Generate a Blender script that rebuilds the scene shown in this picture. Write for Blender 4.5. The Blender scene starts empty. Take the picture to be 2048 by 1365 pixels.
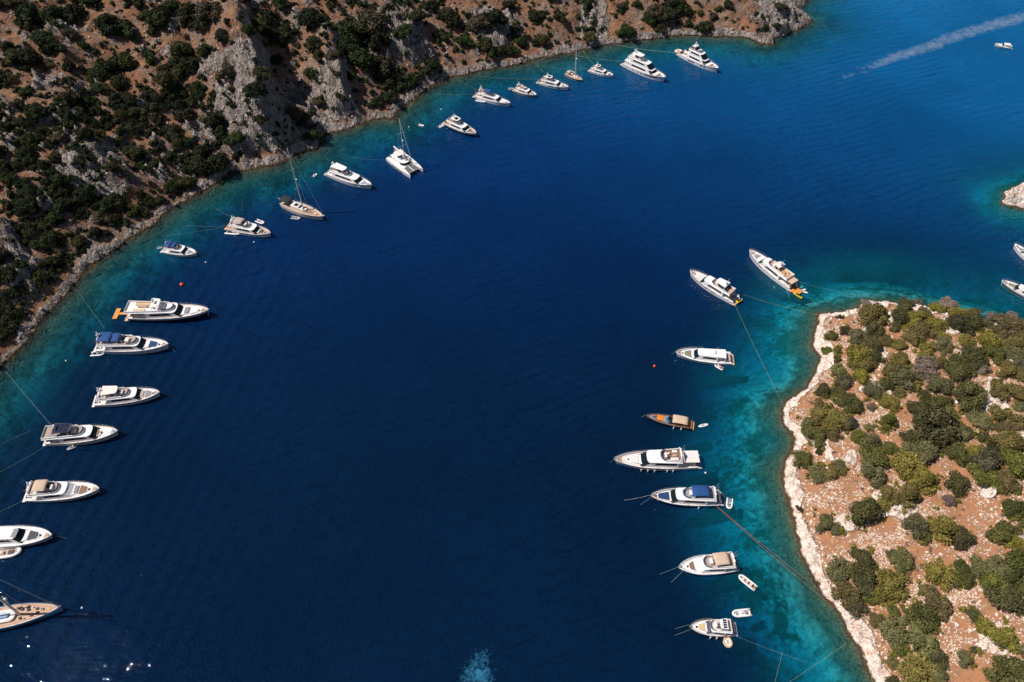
import bpy, math, random
import numpy as np
from mathutils import Vector

# ------------------------------------------------------------------ camera, sky, sun, exposure
scn = bpy.context.scene
COL = scn.collection
CAM_H, PITCH, FPX = 200.0, math.radians(49), 2048 * 28 / 36
cd = bpy.data.cameras.new('camera'); cam = bpy.data.objects.new('camera', cd); COL.objects.link(cam)
cd.lens = 28; cd.sensor_width = 36; cd.clip_start = 1; cd.clip_end = 12000
cam.location = (0, 0, CAM_H); cam.rotation_euler = (math.pi / 2 - PITCH, 0, 0)
scn.camera = cam
SUN_EL, SUN_AZ = math.radians(56), math.radians(181)      # azimuth counted from +x towards +y
SD = Vector((math.cos(SUN_EL) * math.cos(SUN_AZ), math.cos(SUN_EL) * math.sin(SUN_AZ), math.sin(SUN_EL)))
w = bpy.data.worlds.new('World'); scn.world = w; w.use_nodes = True
nt = w.node_tree; nt.nodes.clear()
sky = nt.nodes.new('ShaderNodeTexSky'); sky.sky_type = 'NISHITA'; sky.sun_disc = False
sky.sun_elevation = SUN_EL; sky.sun_rotation = math.atan2(SD.x, SD.y)
sky.air_density = 1.0; sky.dust_density = 0.4; sky.ozone_density = 1.5
bg = nt.nodes.new('ShaderNodeBackground'); bg.inputs['Strength'].default_value = 0.05
wo = nt.nodes.new('ShaderNodeOutputWorld')
nt.links.new(sky.outputs[0], bg.inputs[0]); nt.links.new(bg.outputs[0], wo.inputs[0])
sl = bpy.data.lights.new('sun', 'SUN'); so = bpy.data.objects.new('sun', sl); COL.objects.link(so)
sl.energy = 4.6; sl.angle = math.radians(0.5); sl.color = (1.0, 0.945, 0.885)
so.rotation_euler = SD.to_track_quat('Z', 'Y').to_euler(); so.location = (0, 0, 300)
scn.view_settings.view_transform = 'Standard'; scn.view_settings.look = 'None'
scn.view_settings.exposure = 0.12; scn.view_settings.gamma = 1.0
try:
    scn.cycles.max_bounces = 6; scn.cycles.transparent_max_bounces = 6
    scn.cycles.caustics_reflective = False; scn.cycles.caustics_refractive = False
except Exception: pass

R = random.Random(7)
NR = np.random.RandomState(7)
cP, sP = math.cos(PITCH), math.sin(PITCH)

def ray(px, py):
    u = (px - 1024) / FPX; v = (682.5 - py) / FPX
    return u, cP + v * sP, -sP + v * cP
def P(px, py, z=0.0):
    """point of the horizontal plane at height z seen at photo pixel (px, py)"""
    a, b, c = ray(px, py); t = (z - CAM_H) / c
    return np.array([a * t, b * t, z])
def depth_of(p):
    return p[1] * cP + (CAM_H - p[2]) * sP

# ------------------------------------------------------------------ noise
def _h(ix, iy, s):
    n = (ix.astype(np.int64) * 374761393 + iy.astype(np.int64) * 668265263 + s * 974711) & 0xFFFFFFFF
    n = ((n ^ (n >> 13)) * 1274126177) & 0xFFFFFFFF
    n = ((n ^ (n >> 16)) * 2246822519) & 0xFFFFFFFF
    return ((n ^ (n >> 15)) & 0xFFFFFF) / float(0xFFFFFF)
def vnoise(x, y, s=0):
    ix = np.floor(x); iy = np.floor(y); fx = x - ix; fy = y - iy
    fx = fx * fx * fx * (fx * (fx * 6 - 15) + 10); fy = fy * fy * fy * (fy * (fy * 6 - 15) + 10)
    a = _h(ix, iy, s); b = _h(ix + 1, iy, s); c = _h(ix, iy + 1, s); d = _h(ix + 1, iy + 1, s)
    return (a + (b - a) * fx) * (1 - fy) + (c + (d - c) * fx) * fy
def fbm(x, y, sc, oct=4, s=0, ridge=False):
    """-1..1"""
    x = x / sc; y = y / sc; o = 0; a = 1; t = 0
    for k in range(oct):
        n = vnoise(x * 0.8 - y * 0.6, x * 0.6 + y * 0.8, s + k) * 2 - 1
        if ridge: n = 1 - 2 * np.abs(n)
        o = o + a * n; t += a; a *= 0.5
        x, y = (x * 1.9 + 11.3), (y * 1.9 - 5.1)
    return o / t
def ss(x):
    x = np.clip(x, 0, 1); return x * x * (3 - 2 * x)

# ------------------------------------------------------------------ shorelines (traced at water level)
HEAD_PX = [(-260, 1010), (-120, 860), (0, 742), (40, 700), (88, 640), (128, 600), (150, 575), (165, 545), (200, 520), (250, 485), (310, 450),
 (360, 412), (420, 380), (470, 350), (520, 338), (560, 330), (600, 312), (642, 300), (650, 272), (700, 258), (745, 245),
 (792, 238), (800, 222), (830, 200), (862, 178), (900, 160), (950, 146), (1010, 134), (1080, 120), (1145, 108),
 (1165, 101), (1230, 88), (1300, 80), (1350, 72), (1400, 74), (1450, 73), (1490, 76), (1520, 90), (1545, 88), (1552, 78), (1580, 68), (1620, 50), (1619, 36),
 (1606, 28), (1600, 18), (1614, 8), (1618, -6)]
ISLE_PX = [(1830, 1700), (1790, 1460), (1748, 1365), (1722, 1310), (1700, 1268), (1672, 1222), (1648, 1195), (1622, 1150), (1600, 1110), (1584, 1060),
 (1572, 1000), (1563, 940), (1574, 905), (1586, 880), (1570, 850), (1563, 822), (1578, 800), (1612, 775), (1630, 745), (1640, 712), (1624, 690),
 (1632, 655), (1640, 630), (1672, 624), (1712, 618), (1726, 604), (1760, 604), (1800, 606), (1850, 612), (1900, 628), (1960, 640), (2048, 656),
 (2250, 690), (2700, 1000), (3000, 1700)]
SPIT_PX = [(2011, 406), (2020, 398), (2013, 388), (2022, 389), (2030, 380), (2048, 376), (2080, 366), (2160, 340), (2300, 330), (2300, 470), (2140, 430), (2060, 418), (2035, 411)]
def topoly(pts): return np.array([P(a, b)[:2] for a, b in pts])
HEAD = np.vstack([topoly(HEAD_PX), [(175, 450), (190, 560), (120, 1500), (-1500, 1500), (-1500, -200), (-330, -100)]])
ISLE = topoly(ISLE_PX); SPIT = topoly(SPIT_PX)

def sdf(X, Y, poly):
    """signed distance, positive inside"""
    d2 = np.full(X.shape, 1e12); ins = np.zeros(X.shape, bool); n = len(poly)
    for i in range(n):
        ax, ay = poly[i]; bx, by = poly[(i + 1) % n]
        ex, ey = bx - ax, by - ay; wx, wy = X - ax, Y - ay
        t = np.clip((wx * ex + wy * ey) / (ex * ex + ey * ey + 1e-9), 0, 1)
        d2 = np.minimum(d2, (wx - ex * t) ** 2 + (wy - ey * t) ** 2)
        c = ((ay > Y) != (by > Y)) & (X < (bx - ax) * (Y - ay) / (by - ay + 1e-12) + ax)
        ins ^= c
    return np.where(ins, 1, -1) * np.sqrt(d2)

# buttresses: px on the shore, inland direction px, amp, left width, right width, inland start, rise, end, fall
BUTT = [((566, 328), (494, 90), 16, 22, 9, 2, 14, 46, 40),
        ((628, 308), (590, 110), -4, 16, 14, 3, 14, 40, 40),
        ((704, 258), (668, 110), 7, 14, 7, 0, 8, 26, 26),
        ((500, 345), (425, 170), 4, 12, 6, 8, 10, 26, 24),
        ((1150, 106), (1133, -20), 23, 20, 8, 0, 8, 40, 40),
        ((1190, 96), (1190, -20), -6, 9, 9, 1, 9, 40, 40),
        ((1050, 126), (1010, 20), 4, 16, 8, 8, 9, 30, 30),
        ((1342, 74), (1345, 0), 7, 14, 7, 5, 8, 24, 24),
        ((1460, 74), (1480, 0), 9, 22, 10, 7, 10, 40, 30),
        ((1535, 88), (1522, 0), 20, 24, 9, -1, 9, 40, 40), ((1588, 64), (1580, 0), 11, 16, 10, -1, 7, 30, 30),
        ((880, 172), (820, 20), 6, 20, 9, 8, 14, 40, 30),
        ((300, 456), (190, 300), 2.5, 20, 10, 10, 14, 40, 30),
        ((130, 600), (10, 470), 2.5, 20, 10, 8, 14, 40, 30)]
def heights(X, Y, detail=True):
    """terrain height, nearest-land distance, bare rock amount"""
    wob = fbm(X, Y, 14, 3, 31) * 2.6 + fbm(X, Y, 3.2, 3, 37) * 1.4
    d1 = sdf(X, Y, HEAD); d2 = sdf(X, Y, ISLE); d3 = sdf(X, Y, SPIT)
    d1w = d1 + wob * 0.8 - 0.3; d2w = d2 + wob * 0.55; d3w = d3 + wob * 0.25 + 1.6
    rock = np.zeros(X.shape)
    # headland
    dd = np.maximum(d1w, 0)
    z1 = 0.9 * ss(dd / 2.2) + 0.55 * dd * (1 - np.exp(-dd / 6)) - 0.0009 * np.minimum(dd, 200) ** 2
    z1 += fbm(X, Y, 46, 3, 3) * 5.5 * ss(dd / 40) + 2.2 * fbm(X, Y, 17, 3, 9, True) * ss(dd / 18)
    for a, b, amp, wl, wr, v0, rise, v2, fall in BUTT:
        A = P(*a)[:2]; B = P(*b, z=amp + 18)[:2]; n = (B - A) / np.linalg.norm(B - A); t = np.array([n[1], -n[0]])
        jx = fbm(X, Y, 9, 3, 51) * 3.2
        u = (X - A[0]) * t[0] + (Y - A[1]) * t[1] + jx; v = (X - A[0]) * n[0] + (Y - A[1]) * n[1] + jx
        m = ss((v - v0) / rise) * (1 - ss((v - v2) / fall)) * ss((u + wl) / wl) * (1 - ss(u / wr))
        z1 += amp * m * ss(dd / 3)
        rock = np.maximum(rock, ss((m - 0.10) / 0.25) * (1 - ss((v - v2 * 0.75) / 14)) * (0.45 + 0.55 * ss(0.7 + fbm(X, Y, 7, 3, 77))))
    z1 = np.maximum(z1, 0.35 * dd)
    out = fbm(X, Y, 8, 4, 15)
    rock = np.maximum(rock, ss((out - 0.29) / 0.14) * (d1 > 0) * 0.75)
    rock = np.maximum(rock, ss((X - 112) / 14) * (d1 > 0) * (.55 + .5 * ss(.5 + out)))
    # island
    de = np.maximum(d2w, 0)
    z2 = 1.1 * ss(de / 2.2) + 6.5 * (1 - np.exp(-de / 40)) + fbm(X, Y, 24, 3, 5) * 1.2 * ss(de / 15)
    z3 = 1.8 * ss(np.maximum(d3w, 0) / 1.8) + 0.12 * np.maximum(d3w, 0)
    rock = np.maximum(rock, ss((fbm(X, Y, 10, 4, 171) - 0.30) / 0.10) * (d2w > 3) * 0.8)
    band = np.where(d1w > 0, 1 - ss((d1w - 2.0 - 2.6 * fbm(X, Y, 9, 2, 61)) / 2.2), 0)
    band = np.maximum(band, np.where(d2w > 0, 1 - ss((d2w - 3.0 - 2.6 * fbm(X, Y, 8, 3, 63)) / 1.8), 0))
    band = np.maximum(band, (d3w > 0) * 1.0)
    rock = np.maximum(rock, band)
    land = np.where(d1w > 0, z1, 0) + np.where(d2w > 0, z2, 0) + np.where(d3w > 0, z3, 0)
    dm = np.maximum(np.maximum(d1w, d2w), d3w)
    do = np.maximum(-dm, 0)
    dep = 0.9 * ss(do / 1.5) + 0.20 * do + 0.013 * do * do + 1.2 * ss(do / 9) * (1 + fbm(X, Y, 9, 3, 21))
    dep = np.minimum(dep, 48 + 4 * fbm(X, Y, 60, 2, 5))
    z = np.where(dm > 0, land, -dep)
    if detail:
        near = (dm > -4)
        wx = fbm(X, Y, 8, 2, 81) * 2.5; rg = fbm(X + wx, Y - wx, 5.5, 5, 41, True); fg = fbm(X, Y, 1.6, 3, 45, True); cr = fbm(X * .8 + Y * .25, Y * .35, 3.4, 3, 49, True)
        z = z + near * ss((dm + 4) / 4) * np.where(z > 0, ss(z / 1.0), .4) * np.where(d2w > -4, .45, 1.0) * (rock * ((0.8 + 3.2 * ss(z / 5)) * (rg - .15) + 2.1 * fg + ss(z / 6) * (2.2 * cr)) + (1 - rock) * (0.35 * rg + 0.18 * fg))
        z = np.where((dm > 0.4) & (z < 0.1), 0.1, z)
    return z, dm, rock, d1w, d2w

# ------------------------------------------------------------------ materials
MATS = {}
def new_mat(name):
    m = bpy.data.materials.new(name); m.use_nodes = True
    n = m.node_tree; n.nodes.clear(); return m, n
class N:
    def __init__(s, nt): s.nt = nt
    def __call__(s, typ, ins=None, **kw):
        n = s.nt.nodes.new('ShaderNode' + typ)
        for k, v in kw.items(): setattr(n, k, v)
        for k, v in (ins or {}).items():
            i = n.inputs[k]
            if isinstance(v, bpy.types.NodeSocket): s.nt.links.new(v, i)
            else: i.default_value = v
        return n
    def mixc(s, f, a, b, mode='MIX'):
        n = s('MixRGB', {0: f, 1: a, 2: b}, blend_type=mode); return n.outputs[0]
    def math(s, op, a, b=0.0, c=0.0, clamp=False):
        n = s('Math', {0: a, 1: b, 2: c}, operation=op, use_clamp=clamp); return n.outputs[0]
    def ramp(s, f, stops):
        n = s('ValToRGB', {0: f}); e = n.color_ramp.elements
        while len(e) < len(stops): e.new(0.5)
        for i, (p, c) in enumerate(stops):
            e[i].position = p; e[i].color = (c, c, c, 1) if not hasattr(c, '__len__') else (*c, 1)
        return n.outputs[0]
    def maprange(s, v, a, b, c=0.0, d=1.0):
        return s('MapRange', {0: v, 1: a, 2: b, 3: c, 4: d}).outputs[0]
def c4(c): return (*c, 1.0)
def paint(name, col, rough=0.35, metal=0.0, var=0.06, scale=3.0, coat=0.0, spec=0.5):
    if name in MATS: return MATS[name]
    m, t = new_mat(name); n = N(t)
    tc = n('TexCoord'); no = n('TexNoise', {'Vector': tc.outputs['Object'], 'Scale': scale, 'Detail': 3.0})
    d = tuple(max(0, x * (1 - var * 2)) for x in col)
    c = n.mixc(n.maprange(no.outputs[0], 0.35, 0.65), c4(d), c4(col))
    b = n('BsdfPrincipled', {'Base Color': c, 'Roughness': rough, 'Metallic': metal, 'Specular IOR Level': spec})
    if coat: b.inputs['Coat Weight'].default_value = coat
    o = n('OutputMaterial'); t.links.new(b.outputs[0], o.inputs[0]); MATS[name] = m; return m
def planked(name, a, b_, freq=9.0):
    """teak: fine plank lines along the boat"""
    if name in MATS: return MATS[name]
    m, t = new_mat(name); n = N(t); tc = n('TexCoord')
    wv = n('TexWave', {'Vector': tc.outputs['Object'], 'Scale': freq / 6.28, 'Distortion': 0.2}, bands_direction='Y')
    no = n('TexNoise', {'Vector': tc.outputs['Object'], 'Scale': 1.3, 'Detail': 4.0})
    c = n.mixc(n.maprange(wv.outputs[1], 0.0, 0.25), c4(tuple(x * 0.6 for x in b_)), c4(b_))
    c = n.mixc(n.maprange(no.outputs[0], 0.3, 0.7), c, c4(a))
    b = n('BsdfPrincipled', {'Base Color': c, 'Roughness': 0.65})
    o = n('OutputMaterial'); t.links.new(b.outputs[0], o.inputs[0]); MATS[name] = m; return m

M_WHITE = paint('gelcoat_white', (0.84, 0.81, 0.80), 0.25, coat=0.3, var=0.04)
M_CREAM = paint('gelcoat_cream', (0.70, 0.60, 0.50), 0.3, var=0.05)
M_PINK = paint('warm_white', (0.80, 0.73, 0.69), 0.4)
M_NAVY = paint('gelcoat_navy', (0.008, 0.012, 0.03), 0.15, coat=0.5)
M_BLACK = paint('gelcoat_black', (0.012, 0.012, 0.015), 0.2)
M_GREYB = paint('metallic_grey', (0.10, 0.10, 0.11), 0.25, metal=0.3)
M_BRONZE = paint('bronze_hull', (0.22, 0.13, 0.09), 0.3)
M_TEAK = planked('teak', (0.48, 0.29, 0.18), (0.58, 0.37, 0.25))
M_TEAKG = planked('grey_teak', (0.36, 0.27, 0.22), (0.42, 0.32, 0.26))
M_ORTEAK = planked('orange_teak', (0.75, 0.30, 0.05), (0.70, 0.26, 0.05))
M_GLASS = paint('dark_glass', (0.006, 0.012, 0.014), 0.06, var=0.0)
M_TINT = paint('tinted_screen', (0.05, 0.10, 0.18), 0.1)
M_BLUE = paint('blue_canvas', (0.012, 0.07, 0.24), 0.8, var=0.15)
M_BLUEP = paint('blue_cushion', (0.010, 0.05, 0.15), 0.8)
M_BEIGE = paint('beige_canvas', (0.62, 0.45, 0.33), 0.85, var=0.1)
M_TAUPE = paint('taupe_canvas', (0.45, 0.36, 0.32), 0.85)
M_GREYP = paint('grey_cushion', (0.30, 0.29, 0.32), 0.85, var=0.12)
M_DGREY = paint('dark_grey_cushion', (0.07, 0.07, 0.085), 0.8)
M_BROWNP = paint('brown_cushion', (0.25, 0.14, 0.09), 0.85)
M_OLIVEP = paint('olive_cushion', (0.24, 0.21, 0.14), 0.85)
M_SANDP = paint('sand_cushion', (0.62, 0.45, 0.26), 0.85)
M_ORANGE = paint('orange_fabric', (0.80, 0.22, 0.01), 0.7)
M_RED = paint('red_fabric', (0.5, 0.02, 0.02), 0.7)
M_YELLOW = paint('yellow_plastic', (0.80, 0.55, 0.02), 0.4)
M_GREEN = paint('green_plastic', (0.03, 0.35, 0.25), 0.4)
M_STEEL = paint('steel', (0.62, 0.62, 0.64), 0.3, metal=0.8)
M_ALU = paint('mast_paint', (0.74, 0.72, 0.68), 0.35, metal=0.2)
M_RUBBER = paint('rubber_grey', (0.40, 0.40, 0.42), 0.55)
M_SOLAR = paint('solar_cells', (0.02, 0.025, 0.06), 0.2)
M_NET = paint('netting', (0.12, 0.12, 0.13), 0.9)
M_LBLUE = paint('pale_blue_cover', (0.25, 0.38, 0.55), 0.6)
M_HULLBLUE = paint('azure_hull', (0.03, 0.33, 0.62), 0.25, coat=0.4)

# ------------------------------------------------------------------ object helpers
def mesh_np(name, V, Fq, mat=None, smooth=False, attrs=None):
    V = np.asarray(V, np.float32); Fq = np.asarray(Fq, np.int32); k = Fq.shape[1]
    me = bpy.data.meshes.new(name); me.vertices.add(len(V)); me.vertices.foreach_set('co', V.ravel())
    me.loops.add(Fq.size); me.loops.foreach_set('vertex_index', Fq.ravel())
    me.polygons.add(len(Fq)); me.polygons.foreach_set('loop_start', np.arange(0, Fq.size, k, dtype=np.int32))
    try: me.polygons.foreach_set('loop_total', np.full(len(Fq), k, np.int32))
    except Exception: pass
    if smooth: me.polygons.foreach_set('use_smooth', np.ones(len(Fq), bool))
    for an, av in (attrs or {}).items():
        if av.ndim == 1:
            a = me.attributes.new(an, 'FLOAT', 'POINT'); a.data.foreach_set('value', av.astype(np.float32))
        else:
            a = me.attributes.new(an, 'FLOAT_COLOR', 'POINT'); a.data.foreach_set('color', av.astype(np.float32).ravel())
    me.update(calc_edges=True); me.validate()
    if mat: me.materials.append(mat)
    return me
def link(name, data, parent=None):
    o = bpy.data.objects.new(name, data); COL.objects.link(o)
    if parent is not None: o.parent = parent
    return o
def tag(o, label=None, cat=None, group=None, kind=None):
    if label: o['label'] = label
    if cat: o['category'] = cat
    if group: o['group'] = group
    if kind: o['kind'] = kind
    return o

class G:
    """geometry collector for one mesh (one part)"""
    def __init__(s): s.v = []; s.f = []; s.m = []
    def add(s, v, f, mi=0):
        o = len(s.v); s.v += [tuple(p) for p in v]; s.f += [tuple(i + o for i in q) for q in f]; s.m += [mi] * len(f); return s
    def loft(s, rings, closed=True, caps=(True, True), mi=0):
        n = len(rings[0]); v = [p for r in rings for p in r]; f = []
        for a in range(len(rings) - 1):
            for i in range(n if closed else n - 1):
                j = (i + 1) % n; f.append((a * n + i, a * n + j, (a + 1) * n + j, (a + 1) * n + i))
        if caps[0]: f.append(tuple(range(n))[::-1])
        if caps[1]: f.append(tuple((len(rings) - 1) * n + i for i in range(n)))
        return s.add(v, f, mi)
    def slab(s, o0, z0, z1, o1=None, bev=0.0, mi=0):
        o1 = o1 or o0; rings = [[(x, y, z0) for x, y in o0]]
        if bev > 0:
            rings.append([(x, y, z1 - bev) for x, y in o1]); cx = sum(p[0] for p in o1) / len(o1)
            hx = max(abs(p[0] - cx) for p in o1); hy = max(abs(p[1]) for p in o1) or 1
            cy = sum(p[1] for p in o1) / len(o1); hy = max(abs(p[1] - cy) for p in o1) or 1
            rings.append([(cx + (x - cx) * (1 - bev / hx), cy + (y - cy) * (1 - bev / hy), z1) for x, y in o1])
        else: rings.append([(x, y, z1) for x, y in o1])
        return s.loft(rings, mi=mi)
    def box(s, x0, x1, y0, y1, z0, z1, c=0.06, mi=0):
        c = min(c, (x1 - x0) * .3, (y1 - y0) * .3)
        o = [(x0 + c, y0), (x1 - c, y0), (x1, y0 + c), (x1, y1 - c), (x1 - c, y1), (x0 + c, y1), (x0, y1 - c), (x0, y0 + c)]
        return s.slab(o, z0, z1, bev=min(c, (z1 - z0) * .4), mi=mi)
    def tube(s, pts, r, n=6, mi=0, taper=1.0):
        pts = [Vector(p) for p in pts]; rings = []; N_ = len(pts)
        for i, p in enumerate(pts):
            d = (pts[min(i + 1, N_ - 1)] - pts[max(i - 1, 0)]).normalized()
            a = d.cross(Vector((0, 0, 1)));
            if a.length < 1e-3: a = Vector((1, 0, 0))
            a.normalize(); b = d.cross(a); rr = r * (1 + (taper - 1) * i / max(1, N_ - 1))
            rings.append([tuple(p + a * math.cos(k * 2 * math.pi / n) * rr + b * math.sin(k * 2 * math.pi / n) * rr) for k in range(n)])
        return s.loft(rings, mi=mi)
    def ball(s, c, r, n=10, m=6, sz=1.0, mi=0):
        rings = []
        for a in range(m + 1):
            th = -math.pi / 2 + math.pi * (a / m) * 0.998 + 0.001
            rings.append([(c[0] + r * math.cos(th) * math.cos(k * 2 * math.pi / n), c[1] + r * math.cos(th) * math.sin(k * 2 * math.pi / n), c[2] + sz * r * math.sin(th)) for k in range(n)])
        return s.loft(rings, mi=mi)
    def build(s, name, mats, parent=None, smooth=False):
        me = bpy.data.meshes.new(name); me.from_pydata(s.v, [], s.f)
        for m in (mats if isinstance(mats, (list, tuple)) else [mats]): me.materials.append(m)
        me.polygons.foreach_set('material_index', s.m)
        if smooth: me.polygons.foreach_set('use_smooth', [True] * len(s.f))
        me.update(); return link(name, me, parent)
# ------------------------------------------------------------------ terrain materials
def land_material():
    m, t = new_mat('rock_and_soil'); n = N(t)
    tc = n('TexCoord'); V = tc.outputs['Object']
    rk = n('Attribute', attribute_name='rock').outputs['Fac']; isl = n('Attribute', attribute_name='isle').outputs['Fac']
    hz = n('Attribute', attribute_name='hz').outputs['Fac']
    n1 = n('TexNoise', {'Vector': V, 'Scale': 0.16, 'Detail': 6.0, 'Roughness': 0.6}).outputs[0]
    n2 = n('TexNoise', {'Vector': V, 'Scale': 1.3, 'Detail': 6.0, 'Roughness': 0.7}).outputs[0]
    n3 = n('TexNoise', {'Vector': V, 'Scale': 0.45, 'Detail': 5.0, 'Roughness': 0.65}).outputs[0]
    vo = n('TexVoronoi', {'Vector': V, 'Scale': 2.1, 'Randomness': 1.0}); vo2 = n('TexVoronoi', {'Vector': V, 'Scale': 4.6})
    soil = n.mixc(n.ramp(n1, [(0.38, 0.0), (0.62, 1.0)]), c4((0.26, 0.115, 0.062)), c4((0.165, 0.088, 0.056)))
    soil = n.mixc(n.ramp(n2, [(0.35, 0.0), (0.7, 1.0)]), soil, c4((0.17, 0.085, 0.050)))
    # loose stones in the soil
    cell = n('SeparateColor', {0: vo.outputs['Color']}).outputs[0]; cell2 = n('SeparateColor', {0: vo2.outputs['Color']}).outputs[1]
    cover = n.math('ADD', n.maprange(n3, 0.38, 0.66, 0.0, 0.80), n.maprange(n1, 0.42, 0.60, -0.35, 0.50))
    st = n.math('MULTIPLY', n.math('GREATER_THAN', cover, cell), n.math('LESS_THAN', vo.outputs['Distance'], 0.52))
    st2 = n.math('MULTIPLY', n.math('GREATER_THAN', cover, n.math('ADD', cell2, 0.1)), n.math('LESS_THAN', vo2.outputs['Distance'], 0.5))
    st = n.math('MAXIMUM', st, n.math('MULTIPLY', st2, 0.75))
    stone = n.mixc(cell2, c4((0.25, 0.195, 0.17)), c4((0.48, 0.40, 0.37)))
    stone_i = n.mixc(cell2, c4((0.58, 0.38, 0.26)), c4((0.90, 0.72, 0.60)))
    stone = n.mixc(isl, stone, stone_i)
    gr_ = n.ramp(n('TexNoise', {'Vector': V, 'Scale': 0.33, 'Detail': 7.0, 'Roughness': 0.75}).outputs[0], [(0.50, 0.0), (0.62, 0.55)])
    soil = n.mixc(n.math('MULTIPLY', isl, 0.75), soil, n.mixc(n.ramp(n3, [(.35, 0.0), (.65, 1.0)]), c4((0.52, 0.235, 0.115)), c4((0.31, 0.16, 0.085))))
    soil = n.mixc(gr_, soil, n.mixc(n2, c4((0.20, 0.13, 0.06)), c4((0.42, 0.28, 0.13))))
    g = n.mixc(n.math('MULTIPLY', st, n.mixc(isl, (0.62,) * 3 + (1,), (0.9,) * 3 + (1,))), soil, stone)
    # solid limestone
    mp = n('Mapping', {'Vector': V, 'Scale': (1, 1, 0.35)})
    r1 = n('TexNoise', {'Vector': mp.outputs[0], 'Scale': 0.7, 'Detail': 8.0, 'Roughness': 0.7}).outputs[0]
    vc = n('TexVoronoi', {'Vector': n('VectorMath', {0: mp.outputs[0], 1: n('VectorMath', {0: n('TexNoise', {'Vector': V, 'Scale': 0.9}).outputs[1], 'Scale': 1.6}, operation='SCALE').outputs[0]}, operation='ADD').outputs[0], 'Scale': 0.42}, feature='DISTANCE_TO_EDGE').outputs[0]
    crk = n.maprange(vc, 0.0, 0.22)
    lime = n.ramp(r1, [(0.29, (0.08, 0.078, 0.085)), (0.42, (0.23, 0.20, 0.18)), (0.54, (0.44, 0.37, 0.33)), (0.72, (0.64, 0.55, 0.49))])
    lime = n.mixc(n.ramp(n1, [(0.55, 0.0), (0.66, 0.55)]), lime, c4((0.36, 0.19, 0.10)))
    lime = n.mixc(isl, lime, n.ramp(r1, [(0.28, (0.36, 0.20, 0.10)), (0.40, (0.78, 0.56, 0.43)), (0.52, (0.93, 0.78, 0.68))]))
    rkf = n.maprange(n.math('ADD', rk, n.math('MULTIPLY', n.math('SUBTRACT', n2, 0.5), 0.8)), 0.40, 0.58)
    c = n.mixc(rkf, g, lime)
    # wet line at the water
    wet = n.maprange(n.math('ADD', hz, n.math('MULTIPLY', n.math('SUBTRACT', n3, 0.5), 1.2)), 0.22, 0.55, 1.0, 0.0)
    sub_ = n.mixc(n.math('ADD', n.math('MULTIPLY', n2, 1.6), n.math('MULTIPLY', vo.outputs['Distance'], -0.7), clamp=True), c4((0.030, 0.030, 0.018)), c4((0.22, 0.18, 0.11)))
    c = n.mixc(wet, c, n.mixc(n.maprange(hz, -0.35, 0.05), sub_, c4((0.10, 0.062, 0.030))))
    bmp = n.math('ADD', n.math('MULTIPLY', n.math('ADD', n.math('MULTIPLY', r1, 1.6), n.math('MULTIPLY', crk, 0.7)), n.math('MULTIPLY', n.math('ADD', rkf, 0.2), n.math('SUBTRACT', 1.0, n.math('MULTIPLY', isl, 0.6)))), n.math('MULTIPLY', st, 0.22))
    bp = n('Bump', {'Strength': 1.0, 'Distance': 1.1, 'Height': bmp})
    b = n('BsdfPrincipled', {'Base Color': c, 'Roughness': 0.9, 'Specular IOR Level': 0.15, 'Normal': bp.outputs[0]})
    o = n('OutputMaterial'); t.links.new(b.outputs[0], o.inputs[0]); return m
M_LAND = land_material()

def grid_mesh(name, xs, ys, keep, zfun_out, mat, attrs):
    X, Y = np.meshgrid(xs, ys); nx, ny = len(xs), len(ys)
    idx = np.arange(nx * ny).reshape(ny, nx)
    q = np.stack([idx[:-1, :-1], idx[:-1, 1:], idx[1:, 1:], idx[1:, :-1]], -1).reshape(-1, 4)
    if keep is not None:
        kv = keep.ravel(); q = q[kv[q].all(1)]
        used = np.unique(q); rm = np.zeros(nx * ny, np.int64); rm[used] = np.arange(len(used)); q = rm[q]
    else: used = np.arange(nx * ny)
    V = np.stack([X.ravel(), Y.ravel(), zfun_out.ravel()], 1)[used]
    return mesh_np(name, V, q, mat, True, {k: (v.ravel()[used] if v.ndim == 2 else v.reshape(-1, 4)[used]) for k, v in attrs.items()})

# hillside of the headland
xs = np.arange(-420, 200, 0.85); ys = np.arange(60, 640, 0.85)
X, Y = np.meshgrid(xs, ys)
Z, DM, RK, D1, D2 = heights(X, Y)
gy, gx = np.gradient(Z, 0.85); SL = np.hypot(gx, gy)
RK1 = np.clip(np.maximum(RK, ss((SL - 1.2) / 0.5)), 0, 1)
HX, HY, HZ = xs, ys, Z
vis = (D1 > -3.5) & ((CAM_H - Z) < 3000) & (D1 < 260)
me = grid_mesh('hillside', xs, ys, vis, Z, M_LAND, {'rock': RK1, 'isle': np.zeros(Z.shape), 'hz': Z})
hill = link('hillside', me); tag(hill, 'steep rocky hillside of the headland with red soil and grey limestone', kind='structure')
HRK = RK1; HSL = SL
# the island ground on the right
xi = np.arange(55, 330, 0.42); yi = np.arange(15, 300, 0.42)
X, Y = np.meshgrid(xi, yi)
Zi, DMi, RKi, _, D2i = heights(X, Y)
me = grid_mesh('island_ground', xi, yi, D2i > -2.5, Zi, M_LAND, {'rock': RKi, 'isle': np.ones(Zi.shape), 'hz': Zi})
tag(link('island_ground', me), 'low stony island ground with pale limestone edge and orange soil', kind='structure')
# rocky spit at the right edge
xk = np.arange(176, 330, 0.5); yk = np.arange(225, 330, 0.5)
X, Y = np.meshgrid(xk, yk); Zk, DMk, RKk, a_, b_ = heights(X, Y)
d3 = sdf(X, Y, SPIT)
me = grid_mesh('rock_spit', xk, yk, (d3 > -2.5) & (b_ < -3), Zk, M_LAND, {'rock': RKk, 'isle': np.ones(Zk.shape) * .8, 'hz': Zk})
tag(link('rocky_spit', me), 'pale rock spit poking into the water at the right edge', kind='structure')

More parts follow.
